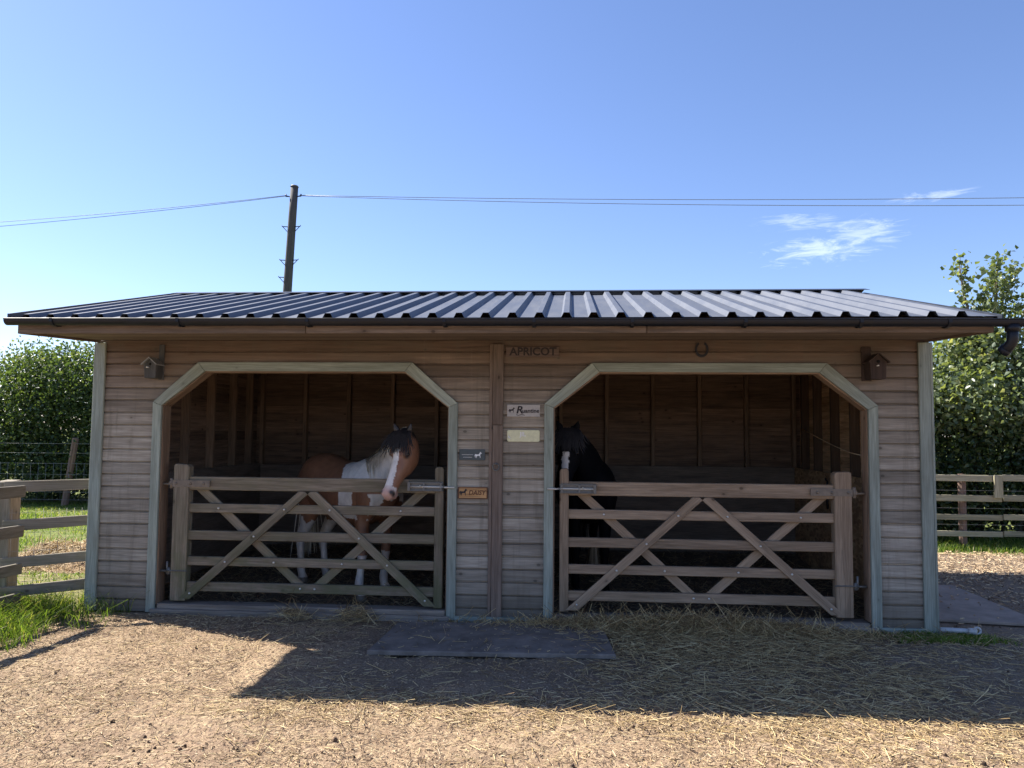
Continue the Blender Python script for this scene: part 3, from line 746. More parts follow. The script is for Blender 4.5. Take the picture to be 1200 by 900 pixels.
# ------------------------------------------------------------------ foliage
def rand_dirs(n): v = RNG.normal(size=(n, 3)); return v / np.linalg.norm(v, axis=1, keepdims=True)
def leaf_mesh(name, C, size, mat, parent, up=.35, aspect=.62, fold=.22, var=None, N=None):
    """folded leaf blades: base, tip and two side points each side of the midrib"""
    n = len(C); nrm = rand_dirs(n) + np.array((0, 0, up))
    if N is not None: nrm += N
    nrm /= np.linalg.norm(nrm, axis=1, keepdims=True)
    d = np.cross(nrm, rand_dirs(n)); d /= np.linalg.norm(d, axis=1, keepdims=True); s = np.cross(nrm, d)
    L = (size * RNG.uniform(.6, 1.25, n))[:, None]; Wd = L * aspect * .5
    b = C - d * L * .5; t = C + d * L * .5 - nrm * L * .08
    m1 = C - d * L * .12; l = m1 + s * Wd + nrm * L * fold * .5; r = m1 - s * Wd + nrm * L * fold * .5
    V = np.stack([b, r, t, l], 1).reshape(-1, 3)
    i = np.arange(n)[:, None] * 4; F = np.concatenate([i + np.array([[0, 1, 2]]), i + np.array([[0, 2, 3]])], 0)
    if var is None: var = RNG.uniform(0, 1, n)
    return mesh_np(name, V - np.array(parent_origin(parent)) if parent else V, F, mat, np.repeat(var, 4), parent)
def crown_points(blobs, n, clump=.26, shell=.45, per=26):
    """leaf positions in small sprays scattered through the given ellipsoids, denser near their skins"""
    vol = np.array([b[3] * b[4] * b[5] for b in blobs]); k = max(1, n // per)
    idx = RNG.choice(len(blobs), k, p=vol / vol.sum()); B = np.array(blobs)[idx]
    rad = RNG.uniform(shell ** 3, 1.08, k) ** (1 / 3); u = rand_dirs(k)
    c = B[:, :3] + u * B[:, 3:] * rad[:, None]
    keep = c[:, 2] > .05; c = c[keep]; u = u[keep]
    pr = RNG.integers(int(per * .5), int(per * 1.5), len(c))
    i = np.repeat(np.arange(len(c)), pr)
    spread = RNG.normal(size=(len(i), 3)) * clump * np.repeat(RNG.uniform(.5, 1.2, len(c)), pr)[:, None] * np.array((1, 1, .8))
    P = c[i] + spread
    tint = np.clip(np.repeat(RNG.uniform(0, 1, len(c)), pr) * .55 + RNG.uniform(0, .5, len(i)), 0, 1)
    ok = P[:, 2] > .03
    return P[ok], tint[ok], u[i][ok] * .35
def branch(m, p, q, r0, r1, wob=.08, n=6):
    p, q = Vector(p), Vector(q); pts = []
    for i in range(n + 1):
        t = i / n; o = Vector((random.uniform(-1, 1), random.uniform(-1, 1), random.uniform(-.4, .4))) * wob * math.sin(math.pi * t)
        pts.append(p.lerp(q, t) + o)
    m.tube(pts, [r0 + (r1 - r0) * i / n for i in range(n + 1)], 6)
    return pts
def bush(name, label, cat, x, y, blobs, n, size, mat, group, stems=7, clump=.26, per=26, H=2.6):
    T = thing(name, label, cat, (x, y, 0), group)
    m = MB()
    for k in range(stems):
        a = random.uniform(0, 6.28); b = random.choice(blobs)
        p0 = (x + .25 * math.cos(a), y + .25 * math.sin(a), -.1); p1 = (b[0] + random.uniform(-.3, .3) * b[3], b[1] + random.uniform(-.3, .3) * b[4], b[2] + .35 * b[5])
        branch(m, p0, p1, random.uniform(.03, .06), .008, .15)
    m.build('trunk', M['bark'], T)
    lobes = list(blobs)
    for b in blobs:
        for k in range(int(5 + 4 * b[3])):
            u = rand_dirs(1)[0]; r_ = random.uniform(.22, .48)
            lobes.append((b[0] + u[0] * b[3] * .92, b[1] + u[1] * b[4] * .92, max(.3, b[2] + u[2] * b[5] * .92), r_, r_, r_ * .85))
    P_, t, nn = crown_points(lobes, n, clump, .45, per)
    leaf_mesh('crown', P_, size, mat, T, var=t, N=nn)
    return T
GL = 'hedgerow bushes beyond the left paddock'
bush('hedgerow_bush', 'tall leafy bush at the left edge behind the wire fence', 'bush', -7.6, 10.3,
     [(-7.7, 10.2, 1.6, 1.5, 1.1, 1.75), (-7.2, 10.1, 2.5, 1.1, 1.0, 1.05), (-8.4, 10.3, 2.3, 1.0, 1.0, 1.2), (-7.9, 9.7, .8, 1.2, .7, .8), (-7.6, 11.3, .7, 1.5, .6, .9)], 42000, .085, M['leaf_hedge'], GL)
bush('hedgerow_bush', 'tall dense bush just left of the stable corner behind the leaning stake', 'bush', -5.2, 10.4,
     [(-5.3, 10.3, 1.65, 1.5, 1.1, 1.7), (-5.9, 10.0, 2.5, .9, .9, 1.0), (-4.8, 10.2, 2.55, 1.0, .9, .95), (-5.6, 9.7, .8, 1.3, .7, .8), (-5.2, 11.3, .7, 1.5, .6, .9)], 42000, .085, M['leaf_hedge'], GL)
bush('hedgerow_bush', 'bush at the far left outside edge of the hedgerow', 'bush', -10.4, 10.6,
     [(-10.4, 10.5, 1.6, 1.7, 1.1, 1.7), (-10.9, 10.2, 2.6, 1.1, 1.0, 1.2)], 15000, .11, M['leaf_hedge'], GL)
bush('hedgerow_bush', 'bush hidden behind the stable at the right end of the hedgerow', 'bush', -2.3, 10.6,
     [(-2.4, 10.5, 1.6, 1.6, 1.1, 1.7), (-1.6, 10.4, 2.3, 1.1, 1.0, 1.2), (-2.4, 11.3, .7, 1.5, .6, .9)], 18000, .11, M['leaf_hedge'], GL)
GR = 'hedge plants behind the right fence'
bush('hedge_bush', 'dark dense hedge bush right behind the rail fence beside the stable', 'bush', 9.0, 6.5,
     [(8.6, 6.5, .95, 1.3, .8, 1.05), (9.9, 6.4, .9, 1.1, .75, 1.0), (9.2, 6.6, 1.4, 1.3, .7, .6), (8.3, 7.5, .7, 1.2, .6, .8), (9.9, 7.5, .7, 1.2, .6, .8)], 30000, .085, M['leaf_dark'], GR, 6, .2)
bush('hedge_bush', 'dark dense hedge bush behind the rail fence at the right edge', 'bush', 11.6, 6.6,
     [(11.2, 6.5, .95, 1.3, .8, 1.05), (12.6, 6.5, 1.0, 1.3, .8, 1.1), (11.9, 6.7, 1.5, 1.3, .7, .7), (11.2, 7.5, .7, 1.2, .6, .8), (12.7, 7.5, .7, 1.2, .6, .8)], 27000, .085, M['leaf_dark'], GR, 6, .2)
def broad_tree(label, x, y, blobs, n, shoots, size=.095):
    T = thing('broadleaf_tree', label, 'tree', (x, y, 0), 'broad leaved trees above the right hedge')
    m = MB(); P0 = []
    top = Vector((x, y, 2.1)); branch(m, (x, y, -.2), top, .11, .07, .05)
    for b in blobs:
        branch(m, top - Vector((0, 0, random.uniform(.2, 1.0))), (b[0], b[1], b[2] + .3 * b[5]), .04, .012, .1)
    sp, st = [], []
    for (a, b) in shoots:
        pts = branch(m, a, b, .013, .004, .06, 9)
        for i in range(len(pts) - 1):
            f = i / (len(pts) - 2)
            for k in range(int(30 - 6 * f)):
                p = pts[i].lerp(pts[i + 1], random.random()); off = Vector((random.gauss(0, 1), random.gauss(0, 1), random.gauss(0, .5))); off = off.normalized() * random.uniform(.03, .19 - .06 * f)
                sp.append(p + off); st.append(random.random())
    m.build('trunk', M['bark'], T)
    P_, t, nn = crown_points(blobs, n, .22, .3, 22)
    tall = P_[:, 2] > 3.5; cc = np.array([tuple(p) for p in sp]); near = np.array([np.linalg.norm(cc - q, axis=1).min() for q in P_]) < .22
    keep = ~tall | near; P_, t, nn = P_[keep], t[keep], nn[keep]
    P_ = np.concatenate([P_, np.array([tuple(p) for p in sp])]); t = np.concatenate([t, np.array(st)]); nn = np.concatenate([nn, np.zeros((len(sp), 3))])
    leaf_mesh('crown', P_, size, M['leaf_poplar'], T, .25, .80, .25, t, nn)
broad_tree('broad leaved tree beside the right eave with a sky gap through its crown', 9.7, 6.9,
           [(9.3, 6.5, 2.15, .8, .8, .55), (10.2, 6.5, 2.1, .75, .8, .55), (8.9, 6.8, 2.62, .45, .5, .25), (10.45, 6.8, 2.80, .40, .5, .30)], 7600,
           [((9.6, 6.9, 2.3), (9.25, 6.8, 3.35)), ((9.9, 6.9, 2.3), (10.05, 6.8, 3.3))])
broad_tree('broad leaved tree at the right edge with tall shoots rising above the roof', 11.1, 6.9,
           [(11.0, 6.5, 2.15, .85, .8, .6), (11.7, 6.9, 2.5, .8, .7, .7), (11.05, 6.8, 3.05, .55, .5, .40), (11.75, 6.9, 3.4, .55, .5, .5), (10.84, 6.7, 4.42, .15, .15, .22), (11.5, 6.8, 4.35, .26, .2, .28), (11.25, 6.8, 3.75, .35, .3, .3)], 10500,
           [((11.1, 6.9, 2.9), (10.85, 6.7, 4.65)), ((11.05, 6.8, 3.0), (10.62, 6.7, 3.75)), ((11.2, 6.9, 2.9), (11.55, 6.8, 4.7)), ((11.3, 6.9, 3.0), (11.9, 6.9, 4.6)), ((11.05, 6.9, 2.6), (11.2, 6.7, 4.0)), ((11.4, 6.9, 2.8), (12.3, 6.9, 4.3))])
broad_tree('broad leaved tree in the right hedge beyond the photograph edge', 13.4, 7.0,
           [(13.2, 7.0, 2.4, .9, .7, .7), (13.9, 7.0, 2.9, .8, .7, .7)], 2600, [((13.4, 7, 2.9), (13.2, 6.9, 4.4)), ((13.6, 7, 2.9), (14.0, 6.9, 4.2))])

# ------------------------------------------------------------------ grass, straw and chips
def blades(name, XY, hgt, wid, mat, lean=.5, label=None, var=None):
    n = len(XY); a = RNG.uniform(0, 6.283, n); h = hgt * RNG.uniform(.45, 1.25, n); w = wid * RNG.uniform(.7, 1.3, n)
    z = np.array([gz(x, y) for x, y in XY]) - .004; dx, dy = np.cos(a), np.sin(a); le = lean * RNG.uniform(.2, 1.3, n) * h
    la = RNG.uniform(0, 6.283, n); lx, ly = np.cos(la) * le, np.sin(la) * le
    x, y = XY[:, 0], XY[:, 1]
    def p(f, wf, hf): return np.stack([x + lx * f + dx * w * wf, y + ly * f + dy * w * wf, z + h * hf], 1)
    V = np.stack([p(0, -.5, 0), p(0, .5, 0), p(.3, .42, .55), p(.3, -.42, .55), p(1, 0, .92), p(1, .02, .93)], 1).reshape(-1, 3)
    i = np.arange(n)[:, None] * 6
    F = np.concatenate([i + np.array([[0, 1, 2, 3]]), i + np.array([[3, 2, 5, 4]])], 0)
    o = mesh_np(name, V, F, mat, np.repeat(RNG.uniform(0, 1, n) if var is None else var, 6))
    return kind(o, 'stuff', label)
def scatter(n, x0, x1, y0, y1, f):
    P_ = np.stack([RNG.uniform(x0, x1, n), RNG.uniform(y0, y1, n)], 1)
    pr = np.array([f(x, y) for x, y in P_]); return P_[RNG.uniform(0, 1, n) < pr]
def nz(x, y, s=1., k=0.): return noise.noise((x * s, y * s, k))
ss = lambda t: max(0., min(1., t)) ** 2 * (3 - 2 * max(0., min(1., t)))
blades('long_grass', scatter(40000, -2.2, .62, -3.2, .22, lambda x, y: ss((.46 + .26 * nz(x, y, 2.5) + .10 * nz(x, y, 9) + .10 * (y + .6) - x) / .5) * (.5 + 1.0 * nz(x, y, 3, 4)) * (0 if (x > .02 and y > .0) else 1)), .19, .0060, M['grass'], .95, 'long bright grass growing at the foot of the left fence')
blades('short_grass', scatter(60000, -9, -.7, .9, 9.5, lambda x, y: ss((-.9 + .4 * nz(x, y, 1.5) - x) / .5) * (.5 + .8 * nz(x, y, 1.2, 2)) * (1 if (x + 1.5) ** 2 + (y - 2.3) ** 2 > .5 else .1)), .055, .010, M['grass'], .8, 'short patchy paddock grass beyond the left fence')
blades('verge_grass', scatter(24000, 7.2, 14, 4.2, 6.2, lambda x, y: ss((y - 4.45 + .35 * nz(x, y, 1.8)) / .35) * .9), .09, .011, M['grass'], .7, 'strip of green grass along the foot of the right fence')
blades('grass_tuft', scatter(9000, 6.6, 8.1, -.5, .2, lambda x, y: ss(1.15 - ((x - 7.28) / .55) ** 2 - ((y + .20) / .19) ** 2 + .8 * nz(x, y, 5)) * (0 if (y > -.06 and x < 7.34) else .8)), .05, .008, M['grass'], .9, 'small patch of green grass around the white pipe')

def stalks(name, XY, Z, length, rad, mat, pitch, label, var=None):
    """three sided stalks or splinters lying on the ground"""
    n = len(XY); a = RNG.uniform(0, 6.283, n); L = length * np.clip(np.exp(RNG.normal(-.25, .55, n)), .18, 2.6); r = rad * RNG.uniform(.55, 1.35, n)
    pt = pitch * RNG.normal(size=n); d = np.stack([np.cos(a) * np.cos(pt), np.sin(a) * np.cos(pt), np.sin(pt)], 1)
    c = np.stack([XY[:, 0], XY[:, 1], Z + np.abs(np.sin(pt)) * L * .42 + r * .5], 1)
    s = np.stack([-np.sin(a), np.cos(a), np.zeros(n)], 1); u = np.cross(d, s); u *= np.sign(u[:, 2:3] + 1e-9)
    V = []
    bow = (RNG.normal(size=n) * .06 * L)[:, None] * s
    for e, bw in ((-.5, 0), (.5, 1)):
        b = c + d * (L * e)[:, None] + bow * bw
        V += [b + s * r[:, None] - u * r[:, None] * .4, b - s * r[:, None] - u * r[:, None] * .4, b + u * r[:, None] * .7]
    V = np.stack(V, 1).reshape(-1, 3); i = np.arange(n)[:, None] * 6
    F = np.concatenate([i + np.array([[0, 1, 4, 3]]), i + np.array([[1, 2, 5, 4]]), i + np.array([[2, 0, 3, 5]])], 0)
    o = mesh_np(name, V, F, mat, np.repeat(RNG.uniform(0, 1, n) if var is None else var, 6))
    return kind(o, 'stuff', label) if label else o
def gzs(P_): return np.array([gz(x, y) for x, y in P_])
def straw_density(x, y):
    d = .05 + .08 * nz(x, y, 1.3, 7) + .09 * ss((x - 4.4) / .8)
    d += .85 * ss(1.15 - ((x - 5.35) / 1.35) ** 2 - ((y + .45) / .75) ** 2 + .5 * nz(x, y, 2, 3))     # spread before the right gate
    d += .42 * ss(1.1 - ((x - 5.6) / 1.5) ** 2 - ((y + 1.45) / .75) ** 2 + .5 * nz(x, y, 1.6, 6))
    d += .25 * ss(1 - ((y + 2.15) / .35) ** 2) * (1 if x > 2.2 else .3)
    if 2.84 < x < 4.62 and -1.1 < y < -.2: d *= .22
    if x < .3: d *= .5
    return d
def mound(x, y):
    return .10 * math.exp(-((x - 5.30) / .95) ** 2 - ((y + .16) / .16) ** 2) + .035 * math.exp(-((x - 5.5) / 1.1) ** 2 - ((y + .6) / .5) ** 2) \
        + .13 * math.exp(-((x - 2.46) / .16) ** 2 - ((y + .12) / .10) ** 2) + .10 * math.exp(-((x - 1.90) / .15) ** 2 - ((y + .14) / .10) ** 2)
S = scatter(130000, -1, 9.5, -3.6, -.06, straw_density)
onmat = lambda P_: np.array([.036 if (2.86 < x < 4.60 and -1.1 < y < -.22) else 0 for x, y in P_])
Z = np.maximum(gzs(S), onmat(S)) + np.array([mound(x, y) for x, y in S]) * RNG.uniform(.1, 1, len(S))
stalks('loose_straw', S, Z, .085, .0020, M['straw'], .14, 'loose straw stalks strewn over the yard in front of the stalls')
# straw heaped against the right sill and two tufts at the left sill
def heap_pts(n, x, y, sx, sy):
    return np.stack([RNG.normal(x, sx, n), RNG.normal(y, sy, n)], 1)
H = np.concatenate([heap_pts(9000, 5.2, -.22, .75, .10), heap_pts(500, 4.45, -.06, .2, .05), heap_pts(260, 2.46, -.12, .10, .06), heap_pts(150, 1.92, -.13, .09, .05)])
H = H[(H[:, 1] < -.0) & (H[:, 1] > -.5)]
stalks('straw_drift', H, np.maximum(gzs(H), 0) + np.array([mound(x, y) for x, y in H]) * RNG.uniform(0, 1, len(H)), .11, .0022, M['straw'], .38, 'drift of golden straw piled against the sill of the right stall')
C_ = scatter(150000, -.6, 9.5, -3.9, -.1, lambda x, y: (.55 + .5 * nz(x, y, 1.1, 5)) * (.22 if (2.84 < x < 4.62 and -1.1 < y < -.2) else 1) * ss((x + .2) / .6) * (.30 + .70 * ss((-1.7 - y) / .5) if x > 2.0 else 1))
stalks('wood_chips', C_, np.maximum(gzs(C_), onmat(C_)), .018, .0022, M['chip'], .22, 'pale wood chips and chaff covering the dry yard')
C2 = scatter(30000, 7.3, 13, .1, 4.7, lambda x, y: (.55 + .5 * nz(x, y, 1.1, 5)) * (.16 if (7.36 < x < 8.42 and .25 < y < 2.1) else 1) * (.35 + .65 * ss((y - 2.0) / .5)))
stalks('wood_chips', C2, np.maximum(gzs(C2), np.array([.030 if (7.38 < x < 8.38 and .34 < y < 2.0) else 0 for x, y in C2]) * (RNG.uniform(0, 1, len(C2)) < 1)), .035, .006, M['chip'], .2, 'chips and chaff on the sunny track right of the stable')
B_ = scatter(16000, .16, W - .16, .14, D - .2, lambda x, y: .7 + .5 * nz(x, y, 1.4, 9))
zb = np.array([.022 + .03 * noise.noise((x * 1.7, y * 1.7, 8)) + .015 * noise.noise((x * 6, y * 6, 2)) + max(0, min(.1, (y - 2.6) * .10)) for x, y in B_])
stalks('straw_bedding', B_, zb, .09, .0035, M['bedding'], .3, 'dark trodden straw bedding on the floors of both stalls')
# heap of cut hay in the paddock
HH = thing('hay_heap', 'low heap of dry brown hay lying on the paddock grass behind the left fence', 'heap', (-1.5, 2.3, 0))
h0 = lambda x, y: .25 * math.exp(-((x + 1.45) / .42) ** 2 - ((y - 2.3) / .35) ** 2) + .20 * math.exp(-((x + 2.1) / .35) ** 2 - ((y - 2.45) / .3) ** 2)
xs = np.linspace(-3.1, -.4, 46); ys = np.linspace(1.3, 3.5, 38)
V = np.array([(x, y, h0(x, y) * (1 + .35 * noise.noise((x * 9, y * 9, 2))) - .03) for y in ys for x in xs]); i = np.arange(37 * 45); a = (i // 45) * 46 + i % 45
mesh_np('heap_core', V - np.array(HH.location), np.stack([a, a + 1, a + 47, a + 46], 1), plain('dry_hay', (.27, .19, .115), .95, 0, .5, 25, .1, 1.), parent=HH, smooth=True)
hp = np.stack([RNG.normal(-1.75, .5, 2600), RNG.normal(2.35, .36, 2600)], 1)
o = stalks('hay', hp, np.array([max(0, h0(x, y) - .02) for x, y in hp]), .12, .004, M['straw'], .35, None); o.parent = HH; o.matrix_parent_inverse = Matrix.Translation(-Vector(HH.location)); o['kind'] = 'stuff'

# dark clods of soil and dung on the yard
V, F, R = [], [], []
spots = np.concatenate([np.stack([RNG.normal(2.6, .35, 26), RNG.normal(-2.82, .08, 26)], 1), np.stack([RNG.uniform(.8, 8, 60), RNG.uniform(-3.2, -.3, 60)], 1), np.stack([RNG.normal(4.75, .10, 16), RNG.normal(-2.35, .05, 16)], 1)])
for x, y in spots:
    q = abs(random.gauss(.004, .004)) + .004; o = len(V); z = gz(x, y) + q * .3; t_ = random.random()
    for zz, rr in ((-.6, .7), (.1, 1.0), (.7, .6)):
        for k in range(6):
            a = k * math.pi / 3 + zz; j = random.uniform(.7, 1.25); V.append((x + q * rr * j * math.cos(a), y + q * rr * j * math.sin(a), z + q * zz * j))
    V.append((x, y, z + q)); R += [t_] * 19
    for l in range(2):
        for k in range(6): F += [(o + l * 6 + k, o + l * 6 + (k + 1) % 6, o + l * 6 + 6 + (k + 1) % 6), (o + l * 6 + k, o + l * 6 + 6 + (k + 1) % 6, o + l * 6 + 6 + k)]
    for k in range(6): F.append((o + 12 + k, o + 12 + (k + 1) % 6, o + 18))
kind(mesh_np('soil_clods', np.array(V), np.array(F), var_mat('clod_soil', [(0, (.05, .035, .025)), (1, (.16, .11, .08))], .95, 0, .1), np.array(R)), 'stuff', 'dark clods of soil scattered on the yard')

# ------------------------------------------------------------------ horses
def ellipse_loft(m, stations, side=None, n=20):
    """stations: (centre, half width along side, half depth); closed tube with domed ends"""
    P_ = [Vector(s[0]) for s in stations]; vs, fs = [], []
    for i, s in enumerate(stations):
        t = (P_[min(i + 1, len(P_) - 1)] - P_[max(i - 1, 0)]).normalized()
        sd = Vector(side) if side is not None else t.cross(Vector((0, 0, 1)))
        sd = (sd - t * sd.dot(t)).normalized(); nn = sd.cross(t)
        for k in range(n):
            a = 2 * math.pi * k / n; vs.append(P_[i] + sd * s[1] * math.cos(a) + nn * s[2] * math.sin(a))
    for i in range(len(P_) - 1):
        for k in range(n): fs.append((i * n + k, i * n + (k + 1) % n, (i + 1) * n + (k + 1) % n, (i + 1) * n + k))
    fs += [tuple(range(n - 1, -1, -1)), tuple(range((len(P_) - 1) * n, len(P_) * n))]
    m.add(vs, fs, smooth=True)
def interp(pts, k):
    """smooth (Catmull-Rom) resampling of stations ((x,y,z),a,b)"""
    arr = [np.array((*p[0], p[1], p[2])) for p in pts]; out = []
    for i in range(len(arr) - 1):
        p0, p1, p2, p3 = arr[max(i - 1, 0)], arr[i], arr[i + 1], arr[min(i + 2, len(arr) - 1)]
        for j in range(k):
            t = j / k; q = .5 * (2 * p1 + (p2 - p0) * t + (2 * p0 - 5 * p1 + 4 * p2 - p3) * t * t + (3 * p1 - p0 - 3 * p2 + p3) * t ** 3)
            out.append((tuple(q[:3]), max(.006, q[3]), max(.006, q[4])))
    a = arr[-1]; out.append((tuple(a[:3]), a[3], a[4])); return out

def coat_material(name, rough=.42, spec=.45):
    m, nt, b, out = new_mat(name); g = NT(nt)
    tc = g.n('ShaderNodeTexCoord').outputs['Object']
    n = g.noise(g.mapping(tc, (1, 1, .6)), 14, 5, .6); f = g.noise(g.mapping(tc, (160, 160, 50)), 1, 3, .6)
    c = g.mix(1., g.attr('coat', 'Color'), g.ramp(n, [(.3, .68), (.7, 1.0)]), 'MULTIPLY')
    g.l(c, b.inputs['Base Color']); b.inputs['Roughness'].default_value = rough; b.inputs['Specular IOR Level'].default_value = spec
    g.bump(f, .25, .004, b)
    return m
M['coat'] = coat_material('horse_coat'); M['coat_black'] = coat_material('black_horse_coat', .75, .12)
M['eye'] = plain('horse_eye', (.012, .008, .006), .08, 0, .1, 10, .6)
M['mane_cream'] = var_mat('cream_mane_hair', [(0, (.52, .45, .33)), (.6, (.78, .72, .60)), (1, (.90, .86, .77))], .5)
M['feather'] = var_mat('leg_feather_hair', [(0, (.26, .17, .10)), (.6, (.50, .37, .24)), (1, (.72, .62, .48))], .6)
M['mane_black'] = var_mat('black_mane_hair', [(0, (.008, .008, .010)), (1, (.022, .020, .022))], .6)

def horse(label, loc, theta, legs, poll, fwd, psi, paint, mane_mat, forelock_mat, tail_mat, HL=.57, mane_side=-1, group=None, coat='coat', feather=False):
    sx = 1.10
    X = lambda x, y, z: (x * sx, y, z)
    m = MB()
    barrel = [((-.665, 0, 1.06), .05, .08), ((-.635, 0, 1.045), .15, .19), ((-.54, 0, 1.045), .235, .285), ((-.38, 0, 1.05), .275, .318), ((-.20, 0, 1.005), .290, .315), ((0, 0, .965), .305, .322),
              ((.18, 0, .97), .295, .322), ((.33, 0, 1.01), .262, .315), ((.46, 0, 1.015), .225, .285), ((.57, 0, 1.0), .175, .215), ((.625, 0, .985), .08, .12)]
    ellipse_loft(m, interp([(X(*p), a, b) for p, a, b in barrel], 3), (0, 1, 0), 28)
    ellipse_loft(m, interp([(X(.10, 0, 1.22), .04, .06), (X(.30, 0, 1.255), .07, .085), (X(.44, 0, 1.27), .075, .10), (X(.52, 0, 1.22), .05, .07)], 3), (0, 1, 0))
    for sg in (-1, 1):      # haunch and shoulder masses
        ellipse_loft(m, interp([(X(-.52, .11 * sg, 1.20), .08, .09), (X(-.49, .135 * sg, 1.06), .125, .185), (X(-.44, .15 * sg, .88), .115, .165), (X(-.42, .15 * sg, .76), .085, .12)], 4), (0, 1, 0))
        ellipse_loft(m, interp([(X(.36, .11 * sg, 1.2), .06, .09), (X(.42, .155 * sg, 1.05), .085, .145), (X(.45, .155 * sg, .90), .085, .13), (X(.40, .15 * sg, .77), .07, .10)], 4), (0, 1, 0))
    front = [((.415, .15, .86), .075, .115), ((.385, .148, .74), .066, .090), ((.395, .142, .62), .058, .068), ((.405, .135, .50), .047, .052), ((.41, .135, .43), .048, .052), ((.405, .135, .36), .038, .043),
             ((.40, .135, .24), .033, .038), ((.395, .135, .15), .041, .047), ((.41, .135, .085), .038, .042), ((.428, .135, .055), .046, .052), ((.44, .135, .012), .054, .064), ((.442, .135, -.01), .054, .064)]
    hind = [((-.43, .15, .82), .095, .15), ((-.455, .150, .70), .075, .105), ((-.52, .142, .58), .055, .072), ((-.585, .138, .48), .046, .062), ((-.60, .136, .42), .043, .056), ((-.59, .136, .34), .036, .043),
            ((-.575, .136, .23), .034, .038), ((-.57, .136, .15), .041, .047), ((-.548, .136, .085), .038, .043), ((-.53, .136, .055), .046, .051), ((-.515, .136, .012), .053, .062), ((-.513, .136, -.01), .053, .062)]
    for key, src in (('f', front), ('h', hind)):
        for sg in (-1, 1):
            dx, dy = legs[(key, sg)]; top = src[0][0][2]; pts = []
            for (x, y, z), a, b in src:
                f = (top - z) / top; px = X(x, y * sg, z); pts.append(((px[0] + dx * f, px[1] + dy * f, z), a, b))
            ellipse_loft(m, interp(pts, 3), (0, 1, 0), 18)
    # head frame
    fwd = Vector((*fwd, 0)).normalized(); left = Vector((0, 0, 1)).cross(fwd)
    a = (fwd * math.cos(psi) - Vector((0, 0, 1)) * math.sin(psi)).normalized(); n = (fwd * math.sin(psi) + Vector((0, 0, 1)) * math.cos(psi)).normalized()
    poll = Vector(poll)
    prof = [(-.06, .05, .055, .02), (0, .078, .095, .0), (.14, .100, .128, .004), (.27, .104, .142, .006), (.40, .088, .128, .002), (.52, .070, .098, -.002), (.66, .057, .078, -.004), (.80, .052, .066, .000), (.90, .053, .060, .000), (.97, .046, .048, -.006), (1.01, .030, .032, -.014)]
    st = [(tuple(poll + a * (t * HL) - n * (rd - up)), rw, rd) for t, rw, rd, up in prof]
    ellipse_loft(m, interp(st, 3), left, 22)
    for sg in (-1, 1):
        # cheek plates, brow, nostril flare
        e = poll + a * (.27 * HL) - n * .165 + left * sg * .050; ellipse_loft(m, [(e - a * .085, .02, .03), (e - a * .05, .045, .075), (e, .05, .088), (e + a * .06, .042, .068), (e + a * .10, .02, .03)], left, 12)
        e = poll + a * (.25 * HL) - n * .030 + left * sg * .078; ellipse_loft(m, [(e - a * .05, .008, .008), (e - a * .02, .026, .022), (e + a * .01, .028, .024), (e + a * .05, .008, .008)], left, 10)
        e = poll + a * (.92 * HL) - n * .035 + left * sg * .046; ellipse_loft(m, [(e - a * .035, .006, .01), (e - a * .012, .020, .026), (e + a * .012, .020, .026), (e + a * .03, .008, .012)], left, 10)
    # lower lip and chin
    e = poll + a * (.90 * HL) - n * .125; ellipse_loft(m, [(e - a * .07, .02, .02), (e - a * .02, .038, .034), (e + a * .025, .036, .026), (e + a * .045, .012, .01)], left, 12)
    # neck from the withers and chest up to the poll
    p0 = Vector(X(.30, 0, 1.06)); p3 = poll - n * .085 - a * .0; mid = p0.lerp(p3, .5) + Vector((0, 0, .03))
    q = Vector(X(.60, 0, 1.13)); dirx = (p3 - p0); hz = Vector((-dirx.y, dirx.x, 0)).normalized()
    nk = []
    for i in range(9):
        t = i / 8; c = p0 * (1 - t) ** 2 + q * 2 * t * (1 - t) + p3 * t * t + Vector((0, 0, .06 * math.sin(math.pi * t)))
        nk.append((tuple(c), .165 * (1 - t) + .078 * t, .265 * (1 - t) ** .9 + .118 * t))
    ellipse_loft(m, nk, hz, 22)
    ears = []
    for sg in (-1, 1):
        b = poll - a * .015 - n * .02 + left * sg * .058; tip = b + (Vector((0, 0, 1)) * .8 + left * sg * .30 + n * .20).normalized() * .118
        sd = (tip - b).cross(n).normalized()
        ellipse_loft(m, [(b - (tip - b) * .2, .026, .022), (b.lerp(tip, .15), .030, .022), (b.lerp(tip, .4), .034, .020), (b.lerp(tip, .7), .024, .014), (b.lerp(tip, .93), .009, .007), (tip, .004, .004)], sd, 12)
    raw = m.build('raw_body', M[coat], None, origin=(0, 0, 0))
    rm = raw.modifiers.new('r', 'REMESH'); rm.mode = 'VOXEL'; rm.voxel_size = .0105; rm.use_smooth_shade = True
    sm = raw.modifiers.new('s', 'SMOOTH'); sm.factor = .5; sm.iterations = 5
    dg = bpy.context.evaluated_depsgraph_get(); me = bpy.data.meshes.new_from_object(raw.evaluated_get(dg)); bpy.data.objects.remove(raw)
    me.name = 'horse'; me.polygons.foreach_set('use_smooth', [True] * len(me.polygons)); me.materials.clear(); me.materials.append(M[coat])
    co = np.empty(len(me.vertices) * 3); me.vertices.foreach_get('co', co); co = co.reshape(-1, 3)
    r = co - np.array(poll); ht, hs, hd = r @ np.array(a) / HL, r @ np.array(left), r @ np.array(n)
    # nearest position along the neck centre line
    nc = np.array([s[0] for s in nk]); nd = np.linalg.norm(co[:, None, :] - nc[None], axis=2); ni = nd.argmin(1) / 8.; ndm = nd.min(1)
    cols = np.ones((len(co), 4))
    for i in range(len(co)): cols[i, :3] = paint(co[i], ht[i], hs[i], hd[i], ni[i], ndm[i])
